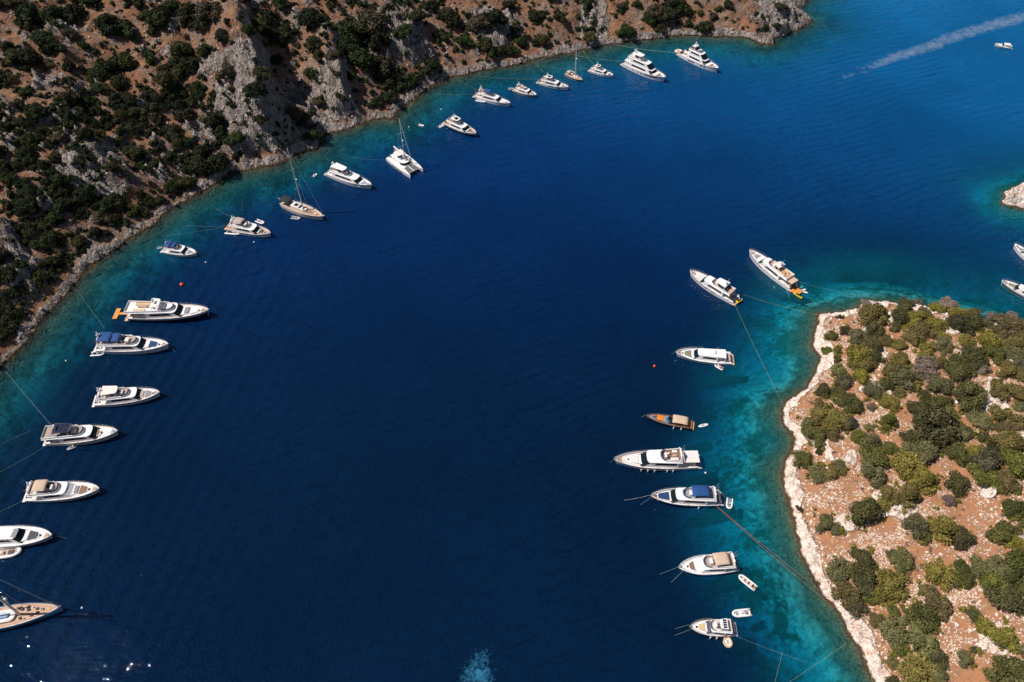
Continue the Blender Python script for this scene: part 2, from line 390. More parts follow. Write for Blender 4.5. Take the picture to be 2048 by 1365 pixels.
def bil(xs, ys, Zg, x, y):
    dx = xs[1] - xs[0]; dy = ys[1] - ys[0]
    fx = np.clip((x - xs[0]) / dx, 0, len(xs) - 1.001); fy = np.clip((y - ys[0]) / dy, 0, len(ys) - 1.001)
    i = fx.astype(int); j = fy.astype(int); a = fx - i; b = fy - j
    return (Zg[j, i] * (1 - a) + Zg[j, i + 1] * a) * (1 - b) + (Zg[j + 1, i] * (1 - a) + Zg[j + 1, i + 1] * a) * b
def hit(px, py, which='hill'):
    """first terrain point seen at the given photo pixels"""
    px = np.atleast_1d(np.asarray(px, float)); py = np.atleast_1d(np.asarray(py, float))
    a, b, c = (px - 1024) / FPX, cP + (682.5 - py) / FPX * sP, -sP + (682.5 - py) / FPX * cP
    g = (HX, HY, HZ) if which == 'hill' else (xi, yi, Zi)
    t = np.full(px.shape, 150.0); done = np.zeros(px.shape, bool)
    for k in range(900):
        x, y, z = a * t, b * t, CAM_H + c * t
        done |= z <= np.maximum(bil(*g, x, y), 0)
        if done.all(): break
        t = np.where(done, t, t + 0.5)
    return np.stack([a * t, b * t, CAM_H + c * t], 1)

# ------------------------------------------------------------------ sea bed
def stretch(lo, hi, st, far):
    a = list(np.arange(lo, hi + st, st)); s_ = st; v = a[-1]; up = []
    while v < far: s_ *= 1.35; v += s_; up.append(v)
    s_ = st; v = a[0]; dn = []
    while v > -far: s_ *= 1.35; v -= s_; dn.append(v)
    return np.array(dn[::-1] + a + up)
xw = stretch(-330, 330, 1.5, 5000); yw = stretch(25, 470, 1.5, 5000)
X, Y = np.meshgrid(xw, yw); Zs, DMs, _, D1s, D2s = heights(X, Y, False)
Zb = np.where(DMs > -2.0, np.minimum(Zs, 0) - 0.9, Zs - 0.0)
m, t = new_mat('sea_bed'); n = N(t); tc = n('TexCoord'); V = tc.outputs['Object']
dp = n('Attribute', attribute_name='dep').outputs['Fac']; isl = n('Attribute', attribute_name='isle').outputs['Fac']
a1 = n('TexNoise', {'Vector': V, 'Scale': 0.075, 'Detail': 5.0, 'Roughness': 0.62, 'Distortion': 0.6}).outputs[0]
a2 = n('TexNoise', {'Vector': V, 'Scale': 0.55, 'Detail': 6.0, 'Roughness': 0.75}).outputs[0]
a3 = n('TexVoronoi', {'Vector': V, 'Scale': 1.1}).outputs['Distance']
sand = n.mixc(n.ramp(a2, [(0.35, 0.0), (0.65, 1.0)]), c4((0.22, 0.22, 0.19)), c4((0.62, 0.60, 0.52)))
rockc = n.mixc(n.math('ADD', n.math('MULTIPLY', a2, 1.3), n.math('MULTIPLY', a3, -0.5), clamp=True), c4((0.022, 0.026, 0.016)), c4((0.24, 0.21, 0.14)))
weed = n.mixc(a2, c4((0.02, 0.035, 0.018)), c4((0.10, 0.12, 0.06)))
f = n.ramp(n.math('ADD', n.math('MULTIPLY', a1, 0.65), n.math('MULTIPLY', a2, 0.35)), [(0.43, 0.0), (0.53, 1.0)])
sand = n.mixc(isl, n.mixc(0.5, sand, c4((0.05, 0.06, 0.05))), sand)
c = n.mixc(f, weed, sand)
sh = n.maprange(n.math('ADD', dp, n.math('MULTIPLY', n.math('SUBTRACT', a1, 0.5), 5.0)), 2.6, 4.6, 1.0, 0.0)
c = n.mixc(sh, c, rockc)
bp = n('Bump', {'Strength': 0.8, 'Distance': 0.6, 'Height': a2})
b = n('BsdfPrincipled', {'Base Color': c, 'Roughness': 0.9, 'Specular IOR Level': 0.0, 'Normal': bp.outputs[0]})
o = n('OutputMaterial'); t.links.new(b.outputs[0], o.inputs[0])
M_BED = m
me = grid_mesh('sea_bed', xw, yw, None, Zb, M_BED, {'dep': -Zs, 'isle': (D2s > D1s) * 1.0})
tag(link('sea_bed', me), 'sandy and weedy sea bed below the water', kind='structure')

# ------------------------------------------------------------------ water
DEP = np.maximum(-Zs, 0.05)
d3s = sdf(X, Y, SPIT); DEP = DEP * (1 + 0.9 * ss((d3s - np.maximum(D1s, D2s)) / 25) + 0.5 * ss((X - 95) / 50) * ss((Y - 215) / 30))
open_sheen = ss((X * 0.55 + Y * 0.83 - 150) / 330)  # body colour brightens outward: the water's own tint plus painted-in sky reflection
far_sheen = ss((Y - 110) / 260)
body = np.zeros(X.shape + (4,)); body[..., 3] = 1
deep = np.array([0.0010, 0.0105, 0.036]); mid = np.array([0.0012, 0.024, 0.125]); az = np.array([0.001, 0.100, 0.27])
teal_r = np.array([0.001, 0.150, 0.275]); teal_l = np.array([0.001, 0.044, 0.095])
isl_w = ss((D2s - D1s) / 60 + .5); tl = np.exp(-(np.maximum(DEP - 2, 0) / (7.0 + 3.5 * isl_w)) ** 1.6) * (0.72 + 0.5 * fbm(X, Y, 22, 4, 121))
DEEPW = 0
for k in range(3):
    body[..., k] = deep[k] + (mid[k] - deep[k]) * far_sheen * (1 - open_sheen * 0) + (az[k] - mid[k]) * open_sheen ** 1.5
    tk = teal_r[k] * isl_w + teal_l[k] * (1 - isl_w)
    body[..., k] = body[..., k] * (1 - np.clip(tl, 0, 1)) + tk * np.clip(tl, 0, 1)
def water_material():
    m, t = new_mat('sea_water'); n = N(t); tc = n('TexCoord'); V = tc.outputs['Object']
    dp = n('Attribute', attribute_name='dep').outputs['Fac']; bc = n('Attribute', attribute_name='body').outputs['Color']
    def T(k): return n.math('POWER', 2.71828, n.math('MULTIPLY', dp, -k))
    Tc = n('CombineColor', {0: T(0.38), 1: T(0.105), 2: T(0.068)}).outputs[0]
    inv = n('Invert', {'Color': Tc}).outputs[0]
    # slow patches in the water body
    pn = n('TexNoise', {'Vector': V, 'Scale': 0.018, 'Detail': 3.0}).outputs[0]
    bc = n.mixc(1.0, bc, n.mixc(n.maprange(pn, 0.3, 0.7), (0.82,) * 3 + (1,), (1.15,) * 3 + (1,)), 'MULTIPLY')
    scat = n.mixc(1.0, bc, inv, 'MULTIPLY')
    # waves: wind ripples plus longer swell trains
    mp = n('Mapping', {'Vector': V, 'Rotation': (0, 0, math.radians(-14)), 'Scale': (0.45, 1.0, 1.0)})
    w1 = n('TexNoise', {'Vector': mp.outputs[0], 'Scale': 0.50, 'Detail': 1.0, 'Roughness': 0.5, 'Distortion': 0.3}).outputs[0]
    w2 = n('TexNoise', {'Vector': V, 'Scale': 1.2, 'Detail': 0.0}).outputs[0]
    mp2 = n('Mapping', {'Vector': V, 'Rotation': (0, 0, math.radians(-22))})
    sw = n('TexWave', {'Vector': mp2.outputs[0], 'Scale': 0.085, 'Distortion': 7.0, 'Detail': 3.0, 'Detail Scale': 0.35, 'Detail Roughness': 0.6}, bands_direction='Y').outputs[1]
    mp4 = n('Mapping', {'Vector': V, 'Rotation': (0, 0, math.radians(-17)), 'Scale': (0.22, 1.0, 1.0)})
    w4 = n('TexNoise', {'Vector': mp4.outputs[0], 'Scale': 0.28, 'Detail': 3.0, 'Roughness': 0.55, 'Distortion': 0.4}).outputs[0]
    wm = n.maprange(n('TexNoise', {'Vector': V, 'Scale': 0.009, 'Detail': 2.0}).outputs[0], 0.42, 0.6)
    px_ = n('SeparateXYZ', {0: V}).outputs[0]
    lf = n.maprange(px_, -60.0, -120.0)
    mp3 = n('Mapping', {'Vector': V, 'Rotation': (0, 0, math.radians(12))})
    sw2 = n('TexWave', {'Vector': mp3.outputs[0], 'Scale': 0.065, 'Distortion': 6.0, 'Detail': 2.0, 'Detail Scale': 0.5}, bands_direction='X').outputs[1]
    gust = n.maprange(n('TexNoise', {'Vector': V, 'Scale': 0.012, 'Detail': 2.0}).outputs[0], 0.35, 0.65, 0.35, 1.0)
    hgt = n.math('ADD', n.math('MULTIPLY', w1, 0.42), n.math('MULTIPLY', w2, 0.10))
    hgt = n.math('ADD', n.math('MULTIPLY', hgt, gust), n.math('ADD', n.math('ADD', n.math('MULTIPLY', n.math('MULTIPLY', sw, wm), 0.13), n.math('MULTIPLY', n.math('MULTIPLY', w4, n.maprange(pn, 0.32, 0.68, 0.45, 1.4)), 0.85)), n.math('MULTIPLY', n.math('MULTIPLY', sw2, lf), 0.15)))
    hg2 = n.math('ADD', hgt, n.math('MULTIPLY', w2, n.maprange(pn, 0.35, 0.65, 0.20, 0.45)))
    bp = n('Bump', {'Strength': 1.0, 'Distance': 0.36, 'Height': hg2})
    bp2 = n('Bump', {'Strength': 1.0, 'Distance': 2.3, 'Height': hgt})
    df = n('BsdfDiffuse', {'Color': scat, 'Normal': bp2.outputs[0]})
    tr = n('BsdfTransparent', {'Color': Tc})
    ad = n('AddShader', {0: df.outputs[0], 1: tr.outputs[0]})
    gl = n('BsdfGlossy', {'Color': (0.80, 0.92, 1, 1), 'Roughness': 0.012, 'Normal': bp.outputs[0]})
    fr = n('Fresnel', {'IOR': 1.333, 'Normal': bp.outputs[0]})
    mx = n('MixShader', {0: fr.outputs[0], 1: ad.outputs[0], 2: gl.outputs[0]})
    o = n('OutputMaterial'); t.links.new(mx.outputs[0], o.inputs[0]); return m
M_WATER = water_material()
me = grid_mesh('water', xw, yw, None, np.zeros(X.shape), M_WATER, {'dep': DEP, 'body': body})
tag(link('water', me), 'calm blue sea of the bay, turquoise at its edges', kind='structure')
# ------------------------------------------------------------------ shrubs
def leaf_mat(name, dark, light, trans=0.15):
    m, t = new_mat(name); n = N(t)
    ti = n('Attribute', attribute_name='tint').outputs['Fac']; oi = n('ObjectInfo').outputs['Random']
    c = n.mixc(ti, c4(dark), c4(light))
    hs = n('HueSaturation', {'Hue': n.maprange(oi, 0, 1, 0.485, 0.515), 'Saturation': n.maprange(oi, 0, 1, 0.82, 1.1), 'Value': n.maprange(oi, 0, 1, 0.75, 1.3), 'Color': c}).outputs[0]
    d = n('BsdfPrincipled', {'Base Color': hs, 'Roughness': 0.75, 'Specular IOR Level': 0.2})
    tr = n('BsdfTranslucent', {'Color': hs})
    mx = n('MixShader', {0: trans, 1: d.outputs[0], 2: tr.outputs[0]})
    o = n('OutputMaterial'); t.links.new(mx.outputs[0], o.inputs[0]); return m
LM = {'D': leaf_mat('dark_leaves', (0.034, 0.038, 0.013), (0.125, 0.118, 0.040)),
      'G': leaf_mat('green_leaves', (0.050, 0.054, 0.014), (0.185, 0.170, 0.050)),
      'O': leaf_mat('olive_leaves', (0.095, 0.078, 0.020), (0.300, 0.235, 0.070)),
      'S': leaf_mat('grey_green_leaves', (0.068, 0.066, 0.030), (0.225, 0.200, 0.090)),
      'B': leaf_mat('brown_grey_twigs', (0.13, 0.095, 0.075), (0.33, 0.245, 0.20)),
      'Y': leaf_mat('yellow_green_leaves', (0.11, 0.098, 0.018), (0.30, 0.255, 0.060)),
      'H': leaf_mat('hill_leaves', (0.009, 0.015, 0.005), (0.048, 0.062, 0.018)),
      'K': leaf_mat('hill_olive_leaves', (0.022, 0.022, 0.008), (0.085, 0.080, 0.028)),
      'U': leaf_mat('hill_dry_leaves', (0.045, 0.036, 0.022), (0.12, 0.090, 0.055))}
M_BARK = paint('bark', (0.16, 0.11, 0.08), 0.9)
ICO = []
def ico():
    if ICO: return ICO[0]
    g = (1 + 5 ** .5) / 2
    v = np.array([(-1, g, 0), (1, g, 0), (-1, -g, 0), (1, -g, 0), (0, -1, g), (0, 1, g), (0, -1, -g), (0, 1, -g), (g, 0, -1), (g, 0, 1), (-g, 0, -1), (-g, 0, 1)], float)
    f = [(0, 11, 5), (0, 5, 1), (0, 1, 7), (0, 7, 10), (0, 10, 11), (1, 5, 9), (5, 11, 4), (11, 10, 2), (10, 7, 6), (7, 1, 8), (3, 9, 4), (3, 4, 2), (3, 2, 6), (3, 6, 8), (3, 8, 9), (4, 9, 5), (2, 4, 11), (6, 2, 10), (8, 6, 7), (9, 8, 1)]
    v /= np.linalg.norm(v[0]); ICO.append((v, np.array(f))); return ICO[0]
def quads(Pc, Nn, size, rs):
    n = len(Pc); r = rs.normal(size=(n, 3)); a = np.cross(Nn, r); a /= np.linalg.norm(a, axis=1)[:, None] + 1e-9
    b = np.cross(Nn, a); b /= np.linalg.norm(b, axis=1)[:, None] + 1e-9
    a = a * size[:, None]; b = b * size[:, None] * 0.75
    V = np.stack([Pc - a - b * .4, Pc - b * .9 + a * .2, Pc + a + b * .3, Pc + b * .9 - a * .1], 1).reshape(-1, 3)
    return V, np.arange(4 * n).reshape(-1, 4)
def crown_arrays(seed, nleaf, nl=13, flat=0.72, lsize=0.075):
    rs = np.random.RandomState(seed); lobes = []
    for k in range(nl):
        th = rs.rand() * 6.283; rr = (rs.rand() ** .6) * 0.62; zz = 0.62 - 0.45 * (rr / .62) ** 2 + rs.normal() * .06
        lobes.append((math.cos(th) * rr * (1 + .2 * rs.normal()), math.sin(th) * rr, max(.22, zz), 0.25 + rs.rand() * 0.17, rs.rand()))
    L = np.array(lobes); L[:, 2] *= flat / .72
    li = rs.randint(0, nl, nleaf); d = rs.normal(size=(nleaf, 3)); d[:, 2] = np.where(d[:, 2] < -.3, -d[:, 2], d[:, 2]); d /= np.linalg.norm(d, axis=1)[:, None]
    rad = L[li, 3] * (0.86 + 0.26 * rs.rand(nleaf)); Pc = L[li, :3] + d * rad[:, None]
    dd = np.linalg.norm(Pc[:, None, :] - L[None, :, :3], axis=2) / L[None, :, 3]
    keep = (dd < 0.80).sum(1) == 0; Pc = Pc[keep]; d = d[keep]; li = li[keep]
    nn = d + rs.normal(size=d.shape) * 0.75; nn /= np.linalg.norm(nn, axis=1)[:, None]
    V, F = quads(Pc, nn, lsize * (0.6 + 0.8 * rs.rand(len(Pc))), rs)
    # tint = mature / young foliage, one value per limb with leaf to leaf scatter
    ti = np.clip(np.repeat(0.30 + 0.45 * L[li, 4] + rs.normal(size=len(Pc)) * 0.20, 4), 0, 1)
    iv, fi = ico(); cv = []; cf = []; ct = []; o = 0
    for k in range(nl):
        w_ = iv * (1 + rs.normal(size=(12, 1)) * .08); cv.append(w_ * L[k, 3] * 0.80 + L[k, :3]); f3 = fi + o; cf.append(np.hstack([f3, f3[:, 2:3]])); o += 12; ct.append(np.full(12, 0.05 + .2 * L[k, 4]))
    return V, F, ti, np.vstack(cv), np.vstack(cf), np.concatenate(ct)
def crown_mesh(name, seed, nleaf, mat, **k):
    V, F, ti, cv, cf, ct = crown_arrays(seed, nleaf, **k)
    # quads plus core triangles in one mesh
    me = bpy.data.meshes.new(name); AV = np.vstack([V, cv]); tri = cf[:, :3] + len(V)
    me.vertices.add(len(AV)); me.vertices.foreach_set('co', AV.astype(np.float32).ravel())
    nl_ = F.size + tri.size; me.loops.add(nl_); me.loops.foreach_set('vertex_index', np.concatenate([F.ravel(), tri.ravel()]).astype(np.int32))
    me.polygons.add(len(F) + len(tri)); me.polygons.foreach_set('loop_start', np.concatenate([np.arange(0, F.size, 4), F.size + np.arange(0, tri.size, 3)]).astype(np.int32))
    a = me.attributes.new('tint', 'FLOAT', 'POINT'); a.data.foreach_set('value', np.concatenate([ti, ct]).astype(np.float32))
    me.update(calc_edges=True); me.validate(); me.materials.append(mat); return me
def trunk_mesh(name, seed):
    rr = random.Random(seed); g = G()
    for k in range(4):
        a = k * 1.57 + rr.random(); g.tube([(0.03 * math.cos(a), 0.03 * math.sin(a), -0.25), (0.12 * math.cos(a), 0.12 * math.sin(a), 0.15), (0.38 * math.cos(a), 0.38 * math.sin(a), 0.45)], 0.045, 5, taper=0.4)
    me = bpy.data.meshes.new(name); me.from_pydata(g.v, [], g.f); me.materials.append(M_BARK); return me
CROWNS = {}
def crown(kind, var):
    k = (kind, var)
    if k not in CROWNS:
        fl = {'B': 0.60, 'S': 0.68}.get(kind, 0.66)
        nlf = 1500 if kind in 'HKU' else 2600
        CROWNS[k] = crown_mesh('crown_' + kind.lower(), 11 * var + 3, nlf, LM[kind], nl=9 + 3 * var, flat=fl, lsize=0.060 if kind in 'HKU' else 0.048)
    return CROWNS[k]
TRUNKS = [trunk_mesh('trunk', 5), trunk_mesh('trunk', 9)]
def ordinal(n):
    w_ = ['nearest', 'second', 'third', 'fourth', 'fifth', 'sixth', 'seventh', 'eighth', 'ninth', 'tenth', 'eleventh', 'twelfth', 'thirteenth', 'fourteenth', 'fifteenth', 'sixteenth', 'seventeenth', 'eighteenth', 'nineteenth', 'twentieth']
    if n < 20: return w_[n]
    tens = {2: 'twenty', 3: 'thirty', 4: 'forty', 5: 'fifty', 6: 'sixty'}
    k = n + 1
    if k % 10 == 0: return {3: 'thirtieth', 4: 'fortieth', 5: 'fiftieth', 6: 'sixtieth'}[k // 10]
    return tens[k // 10] + '-' + ['', 'first'] [0] + ['', 'first', 'second', 'third', 'fourth', 'fifth', 'sixth', 'seventh', 'eighth', 'ninth'][k % 10]

def add_shrub(name, p, r, kind, cat, group, sink=0.12):
    e = link(name, None); e.location = (p[0], p[1], p[2] - sink * r * 0.4); e.rotation_euler = (0, 0, R.random() * 6.28)
    sx = r * R.uniform(0.92, 1.08) * 1.12; e.scale = (sx * R.uniform(.85, 1.25), r * 1.12 * R.uniform(0.8, 1.1), r * R.uniform(0.95, 1.15))
    c = link('crown', crown(kind, R.randrange(4)), e); tk = link('trunk', TRUNKS[R.randrange(2)], e)
    tag(e, cat=cat, group=group); return e

# island bushes, traced: crop origin, scale, then (x, y, width, kind)
B3 = (1600, 590, 4.549, '600,75,80,B 690,95,70,B 640,175,240,O 360,205,60,D 270,370,120,G 415,325,90,D 240,505,90,G 340,510,60,G 525,385,190,S 670,320,150,G 650,450,160,O 330,585,70,D 500,560,250,O 340,690,150,S 400,790,160,S 540,740,160,O 560,630,200,O 660,560,130,D 780,420,130,O 890,450,150,O 890,200,160,D 1040,220,170,O 960,90,150,G 1110,150,110,S 1070,65,80,B 1160,200,100,O 1230,130,110,O 1345,85,140,B 870,300,110,G 1080,320,180,O 1240,275,160,O 1420,170,150,O 1440,260,190,D 1560,250,170,D 1570,170,120,O 1680,270,110,S 1730,185,90,B 1900,200,140,B 1860,260,200,O 1800,330,180,O 1970,280,160,O 1000,400,140,O 1140,500,180,O 1300,460,150,S 1290,390,120,O 1490,410,140,O 1700,420,190,O 1920,450,190,Y 2000,380,120,Y 1930,540,170,S 1750,540,200,D 1560,560,220,D 1600,650,180,G 1420,600,140,G 1250,600,130,O 1120,640,200,B 1180,720,120,B 920,740,210,S 800,680,150,O 900,600,160,O 770,800,150,G 660,880,170,S 900,890,110,Y 1050,820,120,O 1130,910,100,G 1260,830,190,S 1440,700,200,G 1660,680,130,B 1850,680,200,O 1980,740,120,O 1980,620,120,S 1530,900,300,G 1780,850,180,O 1930,890,170,O 200,870,150,G 350,890,120,G 460,990,180,G 340,965,80,G 180,1010,160,O 190,1100,190,O 320,1150,210,O 440,1180,150,S 60,1170,120,S 120,1280,190,G 290,1270,120,O 520,1280,150,G 640,1320,150,S 640,1030,70,B 630,1200,80,B 800,980,150,O 790,1140,160,G 770,1230,60,D 1060,1060,180,G 1200,1010,170,G 1300,960,140,G 1210,1190,370,G 1350,1080,150,G 1000,1300,150,G 1470,1260,170,S 1410,1180,100,G 1620,1130,200,S 1800,1080,220,O 1950,1150,170,O 1990,1010,100,S 1670,1300,130,D 1890,1330,200,O 1840,1220,150,O')
B4 = (1540, 850, 4.014, '388,205,65,D 270,270,140,G 370,390,140,S 510,370,140,O 550,320,90,S 820,240,200,G 800,365,190,S 960,180,110,G 1090,320,260,O 1030,290,150,O 1200,210,220,S 1320,200,90,D 1190,430,220,O 950,540,150,O 1080,550,200,O 1250,500,140,O 900,630,110,O 750,700,250,G 230,670,55,D 420,780,160,S 520,830,100,S 1170,790,190,S 1360,810,220,O 1230,890,110,G 1530,910,170,G 1490,240,170,G 1500,470,190,G 1620,220,130,O 1720,300,210,S 1790,200,110,D 1900,150,200,O 1940,300,230,G 1700,410,200,G 1860,450,190,O 1980,540,60,G 1440,600,90,B 1940,650,180,D 1870,860,210,G 2000,750,120,G 1980,950,120,O 1960,1090,200,D 1060,1080,170,S 980,1040,90,S 1530,1140,120,D 1560,1240,140,G 1690,1170,170,S 1830,1150,190,S 1340,1180,210,O')
B5 = (1540, 1100, 4.031, '530,170,200,S 740,190,210,G 730,70,180,G 770,290,160,G 940,270,220,O 620,350,240,O 680,440,140,S 820,370,120,G 1320,400,210,O 1240,320,90,O 1540,240,130,G 1870,370,240,G 1800,270,190,G 1900,200,190,D 2020,460,110,G 1640,520,100,G 1820,660,250,Y 1700,610,110,Y 1550,870,130,S 1640,800,75,S 1930,980,270,G 990,490,100,G 1090,490,60,G 1230,540,220,D 1170,470,80,G 980,650,190,S 1200,690,250,S 860,560,110,O 1040,780,120,G 1230,800,120,G 1330,880,160,G 1180,960,290,O 980,900,100,S 1330,1010,150,S 2060,300,160,G 2070,800,140,S 1000,1060,120,G')
KN = {'D': 'dark green', 'G': 'green', 'O': 'olive green', 'S': 'grey-green', 'B': 'dry brown-grey', 'Y': 'yellow-green'}
ISL = []
for ox, oy, sc, s in (B3, B4, B5):
    for q in s.split():
        a, b, w_, k = q.split(','); ISL.append((ox + float(a) / sc, oy + float(b) / sc, float(w_) / sc, k))
hp = hit([q[0] for q in ISL], [q[1] + q[2] * 0.16 for q in ISL], 'isle')
ILM = [('island tip where the long tow lines land', (1720, 640)), ('bare stone edge opposite the coupe yacht', (1640, 740)), ('shore corner opposite the orange padded open boat', (1600, 830)),
       ('white ledge opposite the long white cruiser', (1590, 930)), ('shore where the orange lines land', (1680, 1180)), ('island shore at the bottom of the photo', (1760, 1330)),
       ('far water side of the island', (1950, 640)), ('middle of the island', (1850, 850)), ('stony clearing on the island', (1800, 1060)), ('right edge of the photo', (2040, 950)), ('lower right corner of the photo', (2020, 1300))]
ilp = [P(*q[1])[:2] for q in ILM]; rec = []
for (px, py, wd, k), p in zip(ISL, hp):
    r = wd / 2 * depth_of(p) / FPX * 1.30
    e = add_shrub('bush', p, r, k, 'bush', 'bushes scattered over the stony island')
    li = min(range(len(ilp)), key=lambda i: (p[0] - ilp[i][0]) ** 2 + (p[1] - ilp[i][1]) ** 2)
    rec.append((li, k, math.hypot(p[0] - ilp[li][0], p[1] - ilp[li][1]), r, e))
def write_labels(rec, LMK, KN_, noun, sizes):
    groups = {}
    for q in rec: groups.setdefault((q[0], q[1], 'small' if q[3] < sizes[0] else 'large' if q[3] > sizes[1] else 'medium'), []).append(q)
    for (li, k, sz), qs in groups.items():
        qs.sort(key=lambda q: q[2])
        for i, q in enumerate(qs):
            who = '%s %s %s' % (sz, KN_[k], noun)
            if len(qs) == 1: q[4]['label'] = 'the %s by the %s' % (who, LMK[li][0])
            else: q[4]['label'] = '%s, %s such from the %s' % (who, ordinal(i), LMK[li][0])
write_labels(rec, ILM, KN, 'bush', (1.9, 3.2))

# ---- hillside shrubs
BARE = [(205, 68, 45, 30, .9), (393, 60, 90, 38, .75), (130, 150, 70, 30, .7), (310, 140, 60, 25, .6), (450, 140, 60, 30, .8), (20, 60, 40, 20, .6), (410, 245, 60, 25, .8),
        (510, 170, 40, 60, .85), (600, 200, 55, 90, .8), (530, 290, 50, 30, .8), (257, 376, 50, 20, .85), (154, 441, 40, 15, .7), (700, 200, 60, 60, .8), (900, 60, 50, 30, .6),
        (1080, 60, 60, 30, .6), (1160, 50, 50, 60, .9), (1230, 50, 30, 40, .7), (1420, 30, 70, 30, .7), (1520, 50, 70, 60, .93), (960, 120, 40, 15, .6), (60, 360, 40, 12, .5), (330, 300, 40, 12, .6), (1290, 60, 40, 20, .5)]
def dens(px, py):
    d = 0.86 if px < 560 else 0.78
    if px > 1000: d = 0.6
    if py > 150 and px < 420: d = 1.0
    for cx, cy, rx, ry, a in BARE:
        q = ((px - cx) / rx) ** 2 + ((py - cy) / ry) ** 2; d *= 1 - a * math.exp(-q * 0.8)
    return d
NSH = 292
cand = []
fixed = [(60, 25, 60), (110, 30, 55), (150, 22, 55), (30, 110, 45), (85, 75, 50), (110, 95, 45), (55, 118, 60), (250, 60, 60), (225, 130, 55), (255, 120, 50), (215, 45, 50), (325, 33, 55), (380, 25, 60), (420, 20, 60),
         (330, 160, 50), (300, 110, 36), (365, 100, 48), (390, 128, 40), (455, 140, 50), (415, 100, 36), (445, 70, 36), (510, 50, 40), (540, 35, 46), (570, 60, 40), (620, 35, 55), (545, 80, 24), (520, 145, 40), (510, 175, 44),
         (445, 255, 50), (430, 235, 44), (470, 275, 46), (440, 320, 50), (400, 320, 56), (470, 335, 50), (500, 320, 40), (520, 235, 26), (590, 225, 44), (610, 235, 36), (625, 270, 34), (700, 60, 60), (740, 40, 60), (760, 80, 60), (720, 120, 60),
         (690, 90, 50), (770, 130, 60), (810, 60, 46), (830, 30, 46), (895, 30, 46), (910, 40, 40), (960, 48, 50), (985, 35, 50), (925, 80, 40), (975, 85, 40), (860, 130, 44), (820, 160, 44), (880, 70, 30), (980, 100, 36), (1020, 98, 36),
         (1070, 30, 34), (1030, 60, 30), (1085, 80, 30), (1040, 80, 30), (1120, 35, 28), (1175, 5, 40), (1250, 60, 44), (1225, 78, 36), (1240, 90, 26), (1275, 70, 30), (1310, 20, 40), (1330, 28, 48), (1350, 5, 44), (1365, 18, 44), (1300, 35, 30),
         (1425, 32, 26), (1410, 52, 36), (1455, 8, 26), (1440, 18, 20), (1400, 25, 16), (1530, 55, 18), (1560, 12, 20), (1556, 52, 18), (1600, 30, 12), (1320, 55, 24), (1240, 22, 16), (1275, 8, 20), (1180, 72, 30), (755, 200, 30), (700, 150, 30), (780, 190, 34), (680, 190, 26), (640, 200, 30)]
tot = []
for q in fixed: tot.append(q)
tries = 0
while len(tot) < 1150 and tries < 60000:
    tries += 1
    px = R.uniform(-30, 1560); py = R.uniform(-10, 760)
    if R.random() > dens(px, py): continue
    big = dens(px, py)
    wd = R.uniform(20, 40) if R.random() < 0.30 + 0.45 * big else R.uniform(10, 18)
    if py > 350: wd *= 1.1
    if px > 800: wd *= 0.85
    if any((px - a) ** 2 + ((py - b) * 1.15) ** 2 < ((wd + c) * 0.30) ** 2 for a, b, c in tot[-800:]): continue
    tot.append((px, py, wd))
for k in range(1300):
    px = R.uniform(-40, 620); py = R.uniform(120, 740)
    if dens(px, py) > R.uniform(.45, .95): tot.append((px, py, R.uniform(15, 28)))
for k in range(260):
    px = R.uniform(640, 900); py = R.uniform(-10, 200)
    if dens(px, py) > R.uniform(.4, .95): tot.append((px, py, R.uniform(12, 22)))
hp = hit([q[0] for q in tot], [q[1] + q[2] * 0.18 for q in tot], 'hill')
gd = bil(HX, HY, HSL, hp[:, 0], hp[:, 1]); gz = hp[:, 2]; gr = bil(HX, HY, HRK, hp[:, 0], hp[:, 1])
d1p = sdf(hp[:, 0], hp[:, 1], HEAD)
ok = []
for i, (q, p) in enumerate(zip(tot, hp)):
    fx = i < len(fixed)
    if d1p[i] < (2.5 if fx else 5.0) or p[2] < 1.5: continue
    if not fx and (gd[i] > 2.2 or (gr[i] > 0.85 and q[2] > 14)): continue
    ok.append((q, p, q[2] / 2 * depth_of(p) / FPX * 1.10, fx))
ok.sort(key=lambda q: -(q[0][2] + (100 if q[3] else 0)))
inframe = lambda q: -15 < q[0][0] < 1600 and -12 < q[0][1] < 780
big = [q for q in ok if inframe(q)][:NSH]; bid = set(id(q) for q in big); rest = [q for q in ok if id(q) not in bid]
HLM = [('shadowed gully above the gulet mast', (620, 150)), ('grey cliff face', (560, 210)), ('slope above the taupe canopy yacht', (440, 300)), ('shore above the small blue canopy cruiser', (290, 430)),
       ('dark slope at the left edge', (30, 330)), ('shore above the navy hulled yacht', (130, 520)), ('top left corner of the photo', (40, 20)), ('stony clearing near the top left', (210, 70)), ('red soil patch above the cliff', (400, 110)),
       ('slope above the catamaran mast', (760, 170)), ('dark thicket at the top edge', (740, 50)), ('slope above the blue canopy fast yacht', (930, 90)), ('slope above the brown striped cruiser', (1040, 60)), ('rock buttress behind the small sailboat', (1150, 60)),
       ('slope above the tall white yacht', (1280, 50)), ('pale headland at the top', (1450, 30)), ('lower left shore', (20, 640)), ('middle of the left slope', (220, 270))]
hlp = hit([q[1][0] for q in HLM], [q[1][1] for q in HLM], 'hill')[:, :2]; rec = []
KH = {'H': 'dark green', 'K': 'dull olive', 'U': 'dry brownish'}
for q, p, r, fx in big:
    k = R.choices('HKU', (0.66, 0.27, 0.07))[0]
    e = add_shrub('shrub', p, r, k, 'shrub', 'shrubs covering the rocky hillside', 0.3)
    li = min(range(len(hlp)), key=lambda i: (p[0] - hlp[i][0]) ** 2 + (p[1] - hlp[i][1]) ** 2)
    rec.append((li, k, math.hypot(p[0] - hlp[li][0], p[1] - hlp[li][1]), r, e))
